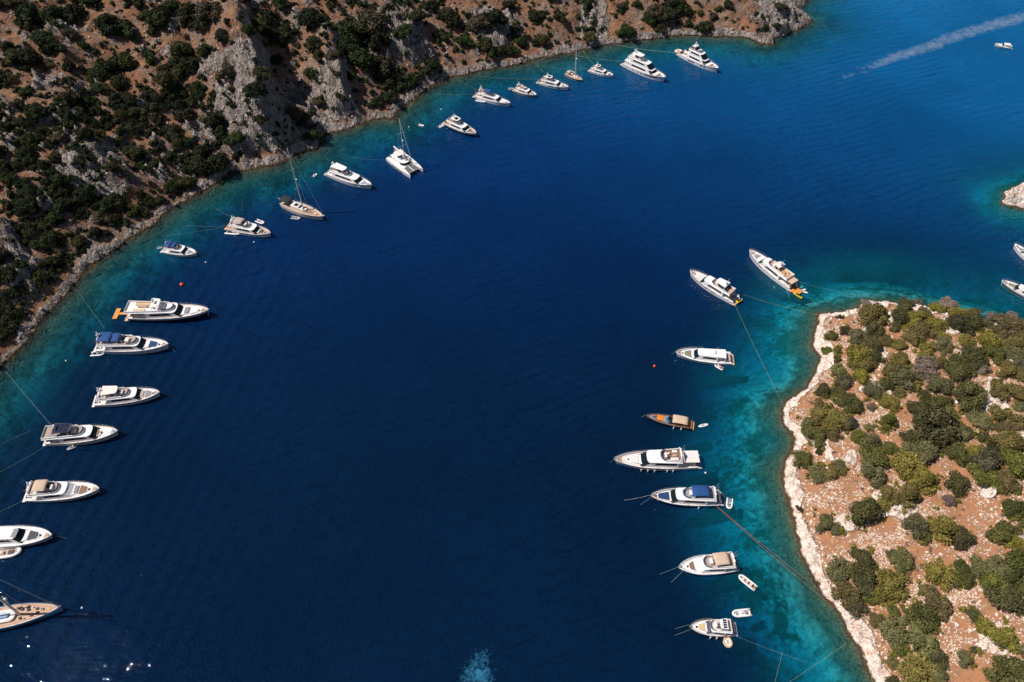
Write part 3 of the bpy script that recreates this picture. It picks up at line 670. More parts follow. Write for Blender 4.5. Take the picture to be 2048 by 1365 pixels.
write_labels(rec, HLM, KH, 'shrub', (2.4, 4.4))

# the rest of the scrub, one object; small tufts included
def tufts(name, pts, mat, nleaf, seed, label, lsz=0.11):
    Vs, Fs, Ts, o = [], [], [], 0
    base = [crown_arrays(seed + k, nleaf, nl=5, flat=0.6, lsize=lsz) for k in range(5)]
    rs = np.random.RandomState(seed)
    for (x, y, z, r) in pts:
        V, F, ti, cv, cf, ct = base[rs.randint(5)]; a = rs.rand() * 6.28; ca, sa = math.cos(a) * r, math.sin(a) * r
        A = np.vstack([V, cv]); B = np.stack([A[:, 0] * ca - A[:, 1] * sa + x, A[:, 0] * sa + A[:, 1] * ca + y, A[:, 2] * r + z - 0.1 * r], 1)
        Vs.append(B); Fs.append(np.vstack([F, cf + len(V)]) + o); Ts.append(np.concatenate([ti, ct]) * (0.6 + 0.6 * rs.rand())); o += len(A)
    V = np.vstack(Vs); F = np.vstack(Fs); T_ = np.concatenate(Ts)
    tri = F[:, 2] == F[:, 3]; me = bpy.data.meshes.new(name); me.vertices.add(len(V)); me.vertices.foreach_set('co', V.astype(np.float32).ravel())
    fq = F[~tri]; ft = F[tri][:, :3]; me.loops.add(fq.size + ft.size); me.loops.foreach_set('vertex_index', np.concatenate([fq.ravel(), ft.ravel()]).astype(np.int32))
    me.polygons.add(len(fq) + len(ft)); me.polygons.foreach_set('loop_start', np.concatenate([np.arange(0, fq.size, 4), fq.size + np.arange(0, ft.size, 3)]).astype(np.int32))
    at = me.attributes.new('tint', 'FLOAT', 'POINT'); at.data.foreach_set('value', np.clip(T_, 0, 1).astype(np.float32))
    me.update(calc_edges=True); me.validate(); me.materials.append(mat)
    return tag(link(name, me), label, 'scrub', kind='stuff')
pts = [(p[0], p[1], p[2], r) for q, p, r, fx in rest]
extra = []
for k in range(4800):
    px = R.uniform(-20, 1600); py = R.uniform(-10, 760); extra.append((px, py, R.uniform(4, 10)))
hp = hit([q[0] for q in extra], [q[1] for q in extra], 'hill'); dd = sdf(hp[:, 0], hp[:, 1], HEAD)
pts2 = [(p[0], p[1], p[2], q[2] / 2 * depth_of(p) / FPX * 1.2) for q, p, d in zip(extra, hp, dd) if d > 4 and p[2] > 1.5]
tufts('hillside_scrub', pts, LM['H'], 260, 70, 'dense mass of low dark scrub between the shrubs of the hillside')
tufts('hillside_low_scrub', [(x, y, z, r * 1.75) for x, y, z, r in pts2[::2]], LM['H'], 80, 95, 'low dark olive scrub sprinkled between the hillside shrubs', 0.16)
tufts('hillside_dry_tufts', pts2[1::2], LM['U'], 60, 90, 'countless small dry tufts on the red soil of the hillside', 0.18)
extra = [(R.uniform(1560, 2060), R.uniform(640, 1380), R.uniform(4, 13)) for k in range(420)]
hp = hit([q[0] for q in extra], [q[1] for q in extra], 'isle'); dd = sdf(hp[:, 0], hp[:, 1], ISLE)
pts3 = [(p[0], p[1], p[2], q[2] / 2 * depth_of(p) / FPX) for q, p, d in zip(extra, hp, dd) if d > 3.2]
tufts('island_dry_tufts', pts3, LM['B'], 70, 110, 'small dry brown tufts on the stony island ground', 0.16)

near_ = []
for q, p in zip(ISL, hit([q[0] for q in ISL], [q[1] for q in ISL], 'isle')):
    for k in range(4):
        a = R.random() * 6.28; d = q[2] / 2 * depth_of(p) / FPX * R.uniform(.8, 1.5); near_.append((p[0] + math.cos(a) * d, p[1] + math.sin(a) * d, R.uniform(.5, 1.5)))
np_ = np.array(near_); nz_ = bil(xi, yi, Zi, np_[:, 0], np_[:, 1]); dd = sdf(np_[:, 0], np_[:, 1], ISLE)
tufts('island_low_scrub', [(a[0], a[1], z, a[2]) for a, z, d in zip(np_, nz_, dd) if d > 3.5], LM['O'], 150, 130, 'low olive undergrowth fringing the island bushes', 0.13)
# loose stones
def stones(name, pts, mat, seed, label):
    rs = np.random.RandomState(seed); iv, fi = ico(); n = len(pts); pts = np.array(pts)
    S = iv[None] * (1 + rs.normal(size=(n, 12, 1)) * 0.16) * pts[:, None, 3:4] * (0.6 + 0.7 * rs.rand(n, 1, 3)) * np.array([1, 1, 0.62])
    V = (S + pts[:, None, :3]).reshape(-1, 3); F = (fi[None] + (np.arange(n) * 12)[:, None, None]).reshape(-1, 3)
    me = mesh_np(name, V, F, mat, False); return tag(link(name, me), label, 'stones', kind='stuff')
M_STI = paint('island_stone', (0.82, 0.65, 0.55), 0.9, var=0.14, scale=0.8, spec=0.1)
M_STH = paint('hill_stone', (0.46, 0.40, 0.37), 0.9, var=0.2, scale=0.6, spec=0.1)
px = NR.uniform(1550, 2080, 24000); py = NR.uniform(600, 1390, 24000); h_ = hit(px, py, 'isle'); dd = sdf(h_[:, 0], h_[:, 1], ISLE)
nz = fbm(h_[:, 0], h_[:, 1], 13, 3, 91); sh_ = (dd > -0.3) & (dd < 4.0)
kp = (dd > 0.2) & (h_[:, 2] > 0.45) & ((NR.rand(24000) < np.clip(0.26 + nz * 2.8, 0.02, 1)) | sh_)
stones('island_stones', np.hstack([h_[kp], (0.07 + 0.55 * NR.rand(kp.sum(), 1) ** 4)]), M_STI, 3, 'pale loose stones strewn over the island ground')
px = NR.uniform(-20, 1640, 16000); py = NR.uniform(-10, 770, 16000); h_ = hit(px, py, 'hill'); dd = sdf(h_[:, 0], h_[:, 1], HEAD)
nz = fbm(h_[:, 0], h_[:, 1], 16, 3, 95); sh_ = (dd > -0.6) & (dd < 5)
kp = (dd > 0.0) & (h_[:, 2] > 0.45) & ((NR.rand(16000) < np.clip(0.36 + nz * 1.3, 0.04, 1)) | sh_)
stones('hillside_stones', np.hstack([h_[kp], (0.16 + 0.65 * NR.rand(kp.sum(), 1) ** 2.4)]), M_STH, 4, 'grey loose stones and boulders on the hillside and its shore')
# ------------------------------------------------------------------ boats
def frame(bow, stern, zb=0.0, zs_=0.4):
    b = P(*bow, z=zb); s = P(*stern, z=zs_)
    d = b[:2] - s[:2]; return (b[:2] + s[:2]) / 2, math.atan2(d[1], d[0]), float(np.hypot(*d))
def plan(x0, x1, wr, wf, p=2.4, tip=0.3, n=7, wm=None):
    """outline: square back at x0, rounded front at x1 (x towards the bow)"""
    out = [(x0, wr)]; L_ = x1 - x0; xa = x1 - tip * L_
    if wm: out.append((x0 + (xa - x0) * .5, wm))
    out.append((xa, wf))
    for k in range(1, n): 
        t = k / (n - 1.0); th = t * math.pi / 2
        out.append((xa + tip * L_ * math.sin(th) ** (2 / p), wf * max(0.02, math.cos(th)) ** (2 / p)))
    half = out; return [(x, -y) for x, y in half] + [(x, y) for x, y in half[::-1]]
def interp(o0, o1, t): return [(a[0] + (b[0] - a[0]) * t, a[1] + (b[1] - a[1]) * t) for a, b in zip(o0, o1)]
def push(o, d):
    n = len(o); r = []
    for i in range(n):
        a = o[i - 1]; b = o[(i + 1) % n]; tx, ty = b[0] - a[0], b[1] - a[1]; l = math.hypot(tx, ty) or 1
        r.append((o[i][0] + ty / l * d, o[i][1] - tx / l * d))
    return r
def band(o0, z0, o1, z1, ta, tb, i0, i1, d=0.03):
    """glass strip proud of a lofted wall between fractions ta..tb of its height, outline points i0..i1"""
    a = push(interp(o0, o1, ta), d); b = push(interp(o0, o1, tb), d); za = z0 + (z1 - z0) * ta; zb = z0 + (z1 - z0) * tb
    g = G(); v = []; f = []; idx = list(range(i0, i1 + 1))
    for i in idx: v += [(a[i][0], a[i][1], za), (b[i][0], b[i][1], zb)]
    for k in range(len(idx) - 1): f.append((2 * k, 2 * k + 2, 2 * k + 3, 2 * k + 1))
    return g.add(v, f)

class Hull:
    def __init__(s, L, B, h0, h1, x0=-0.5, full=0.62, stern=0.86, rake=0.05, plumb=False):
        s.L, s.B, s.h0, s.h1, s.x0, s.full, s.stern, s.rake = L, B, h0, h1, x0, full, stern, rake
    def w(s, t):
        a = s.stern + (1 - s.stern) * math.sin(min(t / 0.4, 1) * math.pi / 2)
        if t > 0.42:
            q = (t - 0.42) / 0.58; a *= max(0.0, 1 - q ** (1.9 + s.full)) ** 0.80
        return s.B / 2 * a
    def z(s, t): return s.h0 + (s.h1 - s.h0) * (0.25 * t + 0.75 * t * t)
    def X(s, t): return s.L * (s.x0 + (0.5 - s.x0) * t)
    def build(s, name, mats, parent, bul=0.5, nst=22):
        """mats: lower hull, upper strip, boot top"""
        g = G(); rings = []
        for k in range(nst):
            t = k / (nst - 1.0); w_ = max(s.w(t), 0.04); z = s.z(t); x = s.X(t); wl = w_ * (0.93 - 0.35 * t ** 2.5); sh = -s.rake * s.L * max(0, (t - .55) / .45) ** 1.6
            pts = [(x + sh * 1.1, 0.02, -0.7), (x + sh, wl * .8, -0.45), (x + sh, wl, 0.02), (x + sh * .93, wl + (w_ - wl) * .12, 0.16), (x + sh * .4, wl + (w_ - wl) * .6, z * .62), (x, w_, z),
                   (x - (0.05 if t > .95 else 0), max(w_ - .14, .02), z), (x - (0.10 if t > .95 else 0), max(w_ - .14, .02), z - bul)]
            rings.append([(a, -b, c) for a, b, c in pts[::-1]] + pts)
        v = [p for r in rings for p in r]; n = 16; mi = [0, 1, 1, 0, 2, 2, 2, 2, 2, 2, 2, 0, 1, 1, 0]
        mi = [1, 1, 1, 0, 2, 3, 3, 3, 3, 3, 2, 0, 1, 1, 1]
        for a in range(nst - 1):
            for i in range(n - 1):
                g.v, g.f, g.m = g.v, g.f, g.m
                g.f.append((a * n + i, a * n + i + 1, (a + 1) * n + i + 1, (a + 1) * n + i)); g.m.append(mi[i])
        g.v = v; g.f.append(tuple(range(n))[::-1]); g.m.append(0)
        g.f.append(tuple((nst - 1) * n + i for i in range(n))); g.m.append(1)
        ms = list(mats) + [M_NAVY] * 4
        return g.build(name, ms[:4], parent)
    def deck(s, name, mat, parent, drop=0.5, inset=0.12, nst=22, t0=0.0, t1=0.985):
        g = G(); v = []; f = []
        for k in range(nst):
            t = t0 + (t1 - t0) * k / (nst - 1.0); w_ = max(s.w(t) - inset, 0.02); v += [(s.X(t), -w_, s.z(t) - drop), (s.X(t), w_, s.z(t) - drop)]
        for k in range(nst - 1): f.append((2 * k, 2 * k + 2, 2 * k + 3, 2 * k + 1))
        return g.add(v, f).build(name, mat, parent)
    def rail(s, parent, t0=0.45, h=0.75, mat=None, name='rail'):
        g = G()
        for sd in (-1, 1):
            pts = []
            for k in range(15):
                t = t0 + (0.995 - t0) * k / 14.0; pts.append((s.X(t) - (.1 if t > .97 else 0), sd * max(s.w(t) - .1, .05), s.z(t) + h * min(1, k / 2.0)))
            g.tube(pts, 0.035, 5)
            for k in range(2, 15, 2): g.tube([(pts[k][0], pts[k][1], pts[k][2] - h), pts[k]], 0.022, 4)
        return g.build(name, mat or M_STEEL, parent)
    def side(s, t, f):   # point on the topsides, f = 0 waterline .. 1 rail
        w_ = s.w(t); wl = w_ * (0.93 - 0.35 * t ** 2.5); z = s.z(t)
        if f < .62: a = f / .62; y = wl + (w_ - wl) * .6 * a; zz = z * .62 * a; x = s.X(t) - s.rake * s.L * max(0, (t - .55) / .45) ** 1.6 * (1 - .6 * a)
        else: a = (f - .62) / .38; y = wl + (w_ - wl) * (.6 + .4 * a); zz = z * (.62 + .38 * a); x = s.X(t) - s.rake * s.L * max(0, (t - .55) / .45) ** 1.6 * .4 * (1 - a)
        return x, y, zz
    def windows(s, parent, spans, f=.66, h=.18, mat=None, name='hull_window'):
        for ta, tb in spans:
            for sd in (-1, 1):
                g = G(); v = []; fc = []; n = 5
                for k in range(n + 1):
                    t = ta + (tb - ta) * k / n
                    for q in (f - h / 2, f + h / 2):
                        x, y, z = s.side(t, q); v.append((x, sd * (y + .03), z))
                for k in range(n): fc.append((2 * k, 2 * k + 2, 2 * k + 3, 2 * k + 1))
                g.add(v, fc).build(name, mat or M_GLASS, parent)
    def fenders(s, parent, ts, sides=(-1, 1), mat=None):
        for t in ts:
            for sd in sides:
                x, y, z = s.side(t, .75); g = G(); yy = sd * (y + .32)
                g.tube([(x, yy, z * .25), (x, yy, z * .25 + .12), (x, yy, z * .25 + .75), (x, yy, z * .25 + .9)], .17, 7)
                g.tube([(x, yy, z * .25 + .9), (x, sd * y, s.z(t))], .02, 3)
                g.build('fender', mat or M_WHITE, parent)

def radar(parent, x, z, h, domes, y=0.0, mat=None, wid=0.5, ant=2):
    g = G(); g.box(x - .18, x + .22, -wid, wid, z + h * .55, z + h * .55 + .12); g.tube([(x + .1, 0, z), (x, 0, z + h)], .11, 6)
    g.tube([(x, -wid * .7, z + h * .8), (x, wid * .7, z + h * .8)], .06, 5)
    for k in range(ant): g.tube([(x - .1, (k - .5) * wid * 1.4, z + h * .6), (x - .7, (k - .5) * wid * 1.6, z + h + 2.0)], .022, 4)
    r = g.build('radar_mast', mat or M_WHITE, parent)
    for dx, dy, dz, rr in domes: G().ball((x + dx, dy, z + h * .62 + dz + rr * .9), rr, 12, 8, 1.15).build('radar_dome', M_WHITE, r, True)
    return r
def seat(parent, name, mat, x0, x1, y0, y1, z, back=None, h=.45):
    g = G().box(x0, x1, y0, y1, z, z + h, .1)
    if back == 'aft': g.box(x0 - .02, x0 + .22, y0, y1, z + h - .02, z + h + .4, .08)
    if back == 'fwd': g.box(x1 - .22, x1 + .02, y0, y1, z + h - .02, z + h + .4, .08)
    if back == 'l': g.box(x0, x1, y1 - .2, y1 + .02, z + h - .02, z + h + .35, .08)
    return g.build(name, mat, parent)
def canopy(parent, name, mat, x0, x1, wd, z, arch=.35, post=None, posth=1.9):
    g = G(); n = 9; m_ = 7; top = []; bot = []
    for i in range(m_):
        u = i / (m_ - 1.0); x = x0 + (x1 - x0) * u; dz = -.22 * (2 * u - 1) ** 4 - .05 * math.sin(u * 9.4) ** 2
        top.append([(x, wd / 2 * math.sin((k / (n - 1.0) * 2 - 1) * 1.45) / math.sin(1.45), z + dz + arch * (math.cos((k / (n - 1.0) * 2 - 1) * 1.45) - 1)) for k in range(n)])
    rings = []
    for r in top: rings.append(r + [(a, b, c - .05) for a, b, c in r[::-1]])
    g.loft(rings); o = g.build(name, mat, parent, True)
    g = G()
    for u in (.08, .5, .92):
        x = x0 + (x1 - x0) * u
        for sd in (-1, 1): g.tube([(x0 + (x1 - x0) * (.5 + (u - .5) * .5), sd * wd * .5, z - posth), (x, sd * wd * .485, z - arch * .9)], .03, 5)
    g.build(name.split('_')[0] + '_frame', M_STEEL, o); return o

BOATS = []
def yacht(name, label, bow, stern, cat='motor yacht', ratio=.235, hull=(M_WHITE, M_WHITE, M_NAVY, M_NAVY), deck=M_PINK, side_deck=None, lvl=1, house=(-.24, .20), roof=M_WHITE, fly=(-.34, .06),
          flyfloor=M_TEAKG, top='hard', topc=M_WHITE, topx=(-.24, -.03), arch=True, domes=2, pad=M_GREYP, pad2=None, padx=(.24, .34), foredeck='trunk', seats=M_WHITE, wins=((.30, .36), (.42, .50), (.6, .64), (.68, .72)),
          fend=(), rails=True, plat=M_TEAK, bowdeck=M_TEAK, flag=None, hgt=1.0, zbow=None, sunroof=None, screen=M_GLASS, rwide=.87, cock_canopy=None, extra=None, group=None, fbeam=None, winf=.66, winh=.18):
    c, ang, L = frame(bow, stern, 2.2, .4)
    s = (L / 24.0) ** .6; h0, h1 = 1.55 * s * hgt, 2.75 * s * hgt
    c, ang, L = frame(bow, stern, h1, .4)
    B = L * ratio * (24.0 / L) ** .16; e = link(name, None); e.location = (c[0], c[1], 0); e.rotation_euler = (0, 0, ang)
    tag(e, label, cat, group)
    H = Hull(L, B, h0, h1, x0=-.445); bul = .45 * s
    H.build('hull', hull, e, bul); dk = H.deck('deck', side_deck or (M_PINK if deck is M_TEAKG else deck), e, bul - .02)
    # swim platform
    g = G(); g.slab(plan(-.5 * L, -.435 * L, B * .40, B * .42, tip=.02, n=3), .32 * s, .50 * s, bev=.03); pf = g.build('swim_platform', plat, e)
    for sd in (-1, 1):
        g = G()
        for k in range(4): g.box(-.445 * L - .3 * (3 - k) * s * .8 + .02, -.43 * L + .05, sd * B * .36 - .35 * s, sd * B * .36 + .35 * s, .5 * s + k * (h0 - .5 * s - bul) / 4.0, .5 * s + (k + 1) * (h0 - .5 * s - bul) / 4.0)
        g.build('steps', M_WHITE, e)
    G().box(-.452 * L, -.43 * L, -B * .27, B * .27, .45 * s, h0 - .02, .08).build('transom_door', M_WHITE if hull[0] is not M_WHITE else M_TINT, e)
    zd = h0 - bul + .02; zf = H.z(.75) - bul
    # coach roof on the foredeck
    hb, hf = house; x1 = padx[1] + .035; zt = H.z(.72) - bul + .45 * s
    o0 = plan(hf * L - .5, x1 * L, B * .36, B * .24, p=2.2, tip=.55); o1 = plan(hf * L - .5, (x1 - .012) * L, B * .33, B * .21, p=2.2, tip=.55)
    tr = G().slab(o0, zd, zt, o1, bev=.06).build('coach_roof', M_WHITE, e)
    if pad is not None: 
        G().slab(plan(padx[0] * L, padx[1] * L, B * .24, B * .17, tip=.35), zt, zt + .14 * s, bev=.05).build('sun_pad', pad, e)
    if pad2 is not None: G().box(padx[0] * L - .07 * L, padx[0] * L - .015 * L, -B * .2, B * .2, zt, zt + .3 * s, .1).build('bow_sofa', pad2, e)
    G().box((padx[1] + .012) * L, (padx[1] + .012) * L + .5, -.25, .25, zt, zt + .07).build('deck_hatch', M_GLASS, e)
    # bow fittings
    G().slab([(a, b) for a, b in plan(.405 * L, .475 * L, H.w(.90) * .78, H.w(.955) * .7, tip=.5)], H.z(.93) - bul, H.z(.93) - bul + .05).build('bow_deck', bowdeck, e)
    g = G().box(.435 * L, .435 * L + .5, -.28, -.02, H.z(.93) - bul, H.z(.93) - bul + .35); g.box(.435 * L, .435 * L + .5, .06, .32, H.z(.93) - bul, H.z(.93) - bul + .3); g.tube([(.44 * L, 0, H.z(.93) - bul + .15), (.497 * L, 0, h1 + .02), (.503 * L, 0, h1 - .3)], .06, 5); g.build('windlass', M_STEEL, e)
    if rails: H.rail(e)
    if wins: H.windows(e, wins, winf, winh)
    if fend: H.fenders(e, *fend)
    # deck houses
    z = zd; W = B * rwide / 2 * 1.0; hh = 2.05 * s; tiers = []
    for lv in range(lvl):
        k = .86 ** lv; xb = hb + .03 * lv; xf = hf - .075 * lv; kt = .84 if top == 'coupe' else 1.0; zt1 = z + hh + (.25 * s if lv == 0 else 0)
        lo = plan(xb * L, (xf + .085) * L, W * k, W * k * .86, p=4.0, tip=.20); hi = plan(xb * L, (xf - .035) * L, W * k * .93 * kt, W * k * .80 * kt, p=4.0, tip=.16)
        hs = G().slab(lo, z, zt1, hi).build('deckhouse', M_WHITE, e); n = len(lo); hn = n // 2
        band(lo, z, hi, zt1, .22, .98, 2, n - 3, .03).build('windshield', screen, hs)
        for a, b in ((0, 1), (n - 2, n - 1)):
            pa, pb = push(interp(lo, hi, .55), .035), push(interp(lo, hi, .88), .035); za, zb_ = z + (zt1 - z) * .55, z + (zt1 - z) * .88
            def q(o, i, j, u): return (o[i][0] + (o[j][0] - o[i][0]) * u, o[i][1] + (o[j][1] - o[i][1]) * u)
            ua, ub = .14, .93
            g = G(); p1, p2, p3, p4 = q(pa, a, b, ua), q(pa, a, b, ub), q(pb, a, b, ub - .03), q(pb, a, b, ua + .05)
            g.add([(*p1, za), (*p2, za), (*p3, zb_), (*p4, zb_)], [(0, 1, 2, 3)]).build('side_window', M_GLASS, hs)
        tiers.append((z, zt1)); z = zt1
        last = lv == lvl - 1
        xr = (fly[0] if last else hb - .10) * L; rf = plan(xr, (xf - .028) * L, W * k * .97 * kt, W * k * .83 * kt, p=4.0, tip=.18)
        G().slab(rf, z, z + .16 * s, bev=.05).build('roof', roof, e); z += .16 * s
        if not last: # aft deck of the tier
            seat(e, 'sofa', seats, (hb - .085) * L, (hb - .055) * L, -B * .2, B * .2, z, 'aft')
        for sd in (-1, 1):   # overhang posts
            G().tube([(xr + .35, sd * W * k * .85, zd), (xr + .3, sd * W * k * .85, tiers[-1][1])], .07, 5).build('roof_post', M_WHITE, e)
    # cockpit
    seat(e, 'cockpit_sofa', seats, -.425 * L, -.425 * L + .9 * s, -B * .26, B * .26, zd, 'aft')
    G().box(-.365 * L, -.365 * L + 1.0 * s, -B * .13, B * .13, zd, zd + .7).build('table', M_TEAK, e)
    if cock_canopy: G().slab(plan(-.455 * L, fly[0] * L + .2, B * .33, B * .33, tip=.03, n=3), tiers[0][1] - .25, tiers[0][1] - .18).build('awning', cock_canopy, e)
    # flybridge
    fz = z; fx0, fx1 = fly[0] * L, fly[1] * L; fw = B * .385 * (.86 ** (lvl - 1))
    if top != 'coupe':
        o = plan(fx0 + .1, fx1, fw * .96, fw * .82, p=2.6, tip=.35); oi = push(o, -.16)
        o2 = plan(fx0 + .1, fx1 + .15, fw, fw * .86, p=2.6, tip=.35)
        g = G(); hgtc = .62 * s; n = len(o)
        v = [(a, b, fz) for a, b in o] + [(a, b, fz + hgtc) for a, b in push(o2, -.03)] + [(a, b, fz + hgtc) for a, b in oi] + [(a, b, fz + .03) for a, b in oi]
        f = []
        for lvv in range(3):
            for i in range(n - 0):
                j = (i + 1) % n
                if lvv <= 2: f.append((lvv * n + i, lvv * n + j, (lvv + 1) * n + j, (lvv + 1) * n + i))
        g.add(v, f); fl = g.build('flybridge', M_WHITE, e)
        G().slab(push(o, -.17), fz - .02, fz + .05).build('flybridge_floor', flyfloor, fl)
        nn = len(o); hs_ = [(a, b, fz + hgtc) for a, b in push(o2, -.05)]; h2 = [(a - .35 * s, b * .97, fz + hgtc + .42 * s) for a, b in push(o2, -.05)]
        g = G(); i0, i1 = 2, nn - 3; v = []; f = []
        for i in range(i0, i1 + 1): v += [hs_[i], h2[i]]
        for k in range(i1 - i0): f.append((2 * k, 2 * k + 2, 2 * k + 3, 2 * k + 1))
        g.add(v, f).build('wind_screen', M_TINT, fl)
        flen = fx1 - fx0
        seat(fl, 'sofa', seats, fx0 + .18 * flen, fx0 + .55 * flen, fw * .30, fw * .78, fz + .05, 'l'); seat(fl, 'sofa', seats, fx0 + .18 * flen, fx0 + .42 * flen, -fw * .78, -fw * .40, fz + .05)
        G().box(fx0 + .25 * flen, fx0 + .45 * flen, -fw * .1, fw * .22, fz + .05, fz + .65).build('table', M_TEAK, fl)
        G().box(fx0 + .70 * flen, fx0 + .80 * flen, -fw * .35, fw * .35, fz + .05, fz + .85).build('helm_console', M_WHITE, fl)
        for sd in (-1, 1): seat(fl, 'helm_seat', M_DGREY if sd > 0 else seats, fx0 + .58 * flen, fx0 + .58 * flen + .6, sd * fw * .25 - .28, sd * fw * .25 + .28, fz + .05, 'aft', .5)
        tz = fz + 2.05 * s; tx0, tx1 = topx[0] * L, topx[1] * L
        if top in ('hard', 'solar', 'open'):
            g = G().slab(plan(tx0, tx1, fw * .84, fw * .70, p=3.2, tip=.25), tz, tz + .16 * s, bev=.05); ht = g.build('hardtop', topc, e)
            for px_ in (tx0 + .4, tx1 - .12 * (tx1 - tx0) - .3):
                for sd in (-1, 1): G().tube([(px_ + (.5 if px_ > tx0 + 1 else -.2), sd * fw * .82, fz + .3), (px_, sd * fw * .66, tz + .02)], .08 * s, 6).build('hardtop_post', M_WHITE, ht)
            if top == 'solar':
                nx_, ny_ = sunroof or (3, 2)
                for a in range(nx_):
                    for b in range(ny_):
                        x_ = tx0 + .3 + (tx1 - tx0 - .9) * a / nx_; y_ = -fw * .68 + fw * 1.36 * b / ny_
                        G().box(x_, x_ + (tx1 - tx0 - .9) / nx_ - .14, y_ + .06, y_ + fw * 1.36 / ny_ - .06, tz + .16 * s, tz + .16 * s + .05, .02).build('solar_panel', M_SOLAR, ht)
            if top == 'open': G().box(tx0 + (tx1 - tx0) * .38, tx0 + (tx1 - tx0) * .80, -fw * .42, fw * .42, tz + .16 * s, tz + .16 * s + .03, .02).build('sunroof', M_GLASS, ht)
        elif top == 'bimini': canopy(e, 'bimini', topc, tx0, tx1, fw * 1.65, tz + .2, .4 * s, posth=1.5 * s)
        elif top == 'bimini2':
            xm = tx0 + (tx1 - tx0) * .62; canopy(e, 'bimini', topc, tx0, xm - .15, fw * 1.75, tz + .2, .4 * s, posth=1.5 * s); canopy(e, 'bimini', topc, xm + .15, tx1, fw * 1.6, tz + .05, .4 * s, posth=1.4 * s)
        if arch:
            rz = tz + .16 * s if (top in ('hard', 'solar', 'open') and arch != 'aft') else fz
            rx = tx0 + .7 * s if arch != 'aft' else fx0 + .5
            if rz == fz:
                g = G()
                for sd in (-1, 1): g.tube([(rx + .5, sd * fw * .95, fz + .2), (rx, sd * fw * .8, fz + 1.5 * s), (rx - .1, sd * fw * .5, fz + 1.75 * s)], .14 * s, 6)
                g.box(rx - .35, rx + .2, -fw * .6, fw * .6, fz + 1.66 * s, fz + 1.84 * s); ar = g.build('radar_arch', M_WHITE, e); rz = fz + 1.8 * s
            ds = [(0, .38, .2, .30 * s), (0, -.42, .1, .30 * s), (.1, 0, .9 * s, .24 * s)][:domes]
            radar(e, rx, rz, 1.1 * s, ds, wid=.6 * s)
    else:
        zc = fz; rl = G().slab(plan(hb * L + .3, (hf - .03) * L, W * .70, W * .55, p=2.6, tip=.4), zc - .02, zc + .10 * s, bev=.05).build('roof_panel', roof, e)
        if sunroof: G().box(*[q_ * L for q_ in sunroof], -W * .5, W * .5, zc + .09 * s, zc + .13 * s, .05).build('sunroof', M_GREYP, rl)
        if arch: radar(e, (hb + .05) * L, zc + .05, .7 * s, [(0, .35, 0, .26 * s), (0, -.35, 0, .26 * s)][:domes], wid=.5 * s, ant=1)
    if flag:
        g = G().tube([(-.44 * L, 0, h0), (-.455 * L, 0, h0 + 1.5)], .025, 4); fp = g.build('flagpole', M_STEEL, e)
        G().add([(-.453 * L, 0, h0 + 1.45), (-.453 * L - .8, .15, h0 + 1.3), (-.453 * L - .8, .1, h0 + .8), (-.45 * L, 0, h0 + .9)], [(0, 1, 2, 3)]).build('flag', flag, fp)
    BOATS.append((e, L, h0, h1, B)); info = dict(L=L, B=B, H=H, s=s, zd=zd, fz=fz, e=e, h0=h0, h1=h1, fw=fw, tiers=tiers, zt=zt)
    if extra: extra(info)
    return info

def local(info, x, y, z):
    e = info['e']; a = e.rotation_euler[2]; return (e.location[0] + x * math.cos(a) - y * math.sin(a), e.location[1] + x * math.sin(a) + y * math.cos(a), z)

def rib(name, label, bow, stern, tubec=M_WHITE, floor=M_GREYP, seatc=M_WHITE, motor=M_BLACK, cat='dinghy', console=True, wide=.42, group=None):
    c, ang, L = frame(bow, stern, .5, .4); B = L * wide; e = link(name, None); e.location = (c[0], c[1], 0.02); e.rotation_euler = (0, 0, ang); tag(e, label, cat, group)
    r = .10 * B + .07; path = []
    for k in range(15):
        u = k / 14.0; a = (u - .5) * 2
        if abs(a) > .55: x = .18 * L - (abs(a) - .55) / .45 * .66 * L; y = (B / 2 - r) * math.copysign(1, a)
        else: th = a / .55 * math.pi / 2; x = .18 * L + math.cos(th) * (.32 * L - r); y = math.sin(th) * (B / 2 - r)
        path.append((x, y, r * .75 + .25 * max(0, x / L) * 1.2))
    G().tube(path, r, 8).build('inflatable_tube', tubec, e, True)
    o = plan(-.46 * L, .40 * L, B / 2 - r, B / 2 - r, tip=.45); G().slab([(a * .98, b * .7) for a, b in o], -.15, .02, o).build('hull', M_WHITE, e)
    G().slab([(a, b * .9) for a, b in plan(-.42 * L, .36 * L, B / 2 - r, B / 2 - r, tip=.45)], .03, .12).build('floor', floor, e)
    if console:
        g = G().box(-.04 * L, .07 * L, -.12 * B, .12 * B, .12, .75); g.add([(.07 * L, -.12 * B, .7), (.07 * L, .12 * B, .7), (.02 * L, .1 * B, 1.0), (.02 * L, -.1 * B, 1.0)], [(0, 1, 2, 3)]); g.build('console', M_WHITE, e)
    seat(e, 'seat', seatc, -.26 * L, -.14 * L, -.2 * B, .2 * B, .12, 'aft', .35); seat(e, 'bow_seat', seatc, .16 * L, .30 * L, -.16 * B, .16 * B, .12, None, .25)
    g = G().box(-.53 * L, -.44 * L, -.13, .13, .35, .85, .08); g.box(-.5 * L, -.455 * L, -.07, .07, -.4, .4); g.build('outboard_motor', motor, e)
    return e

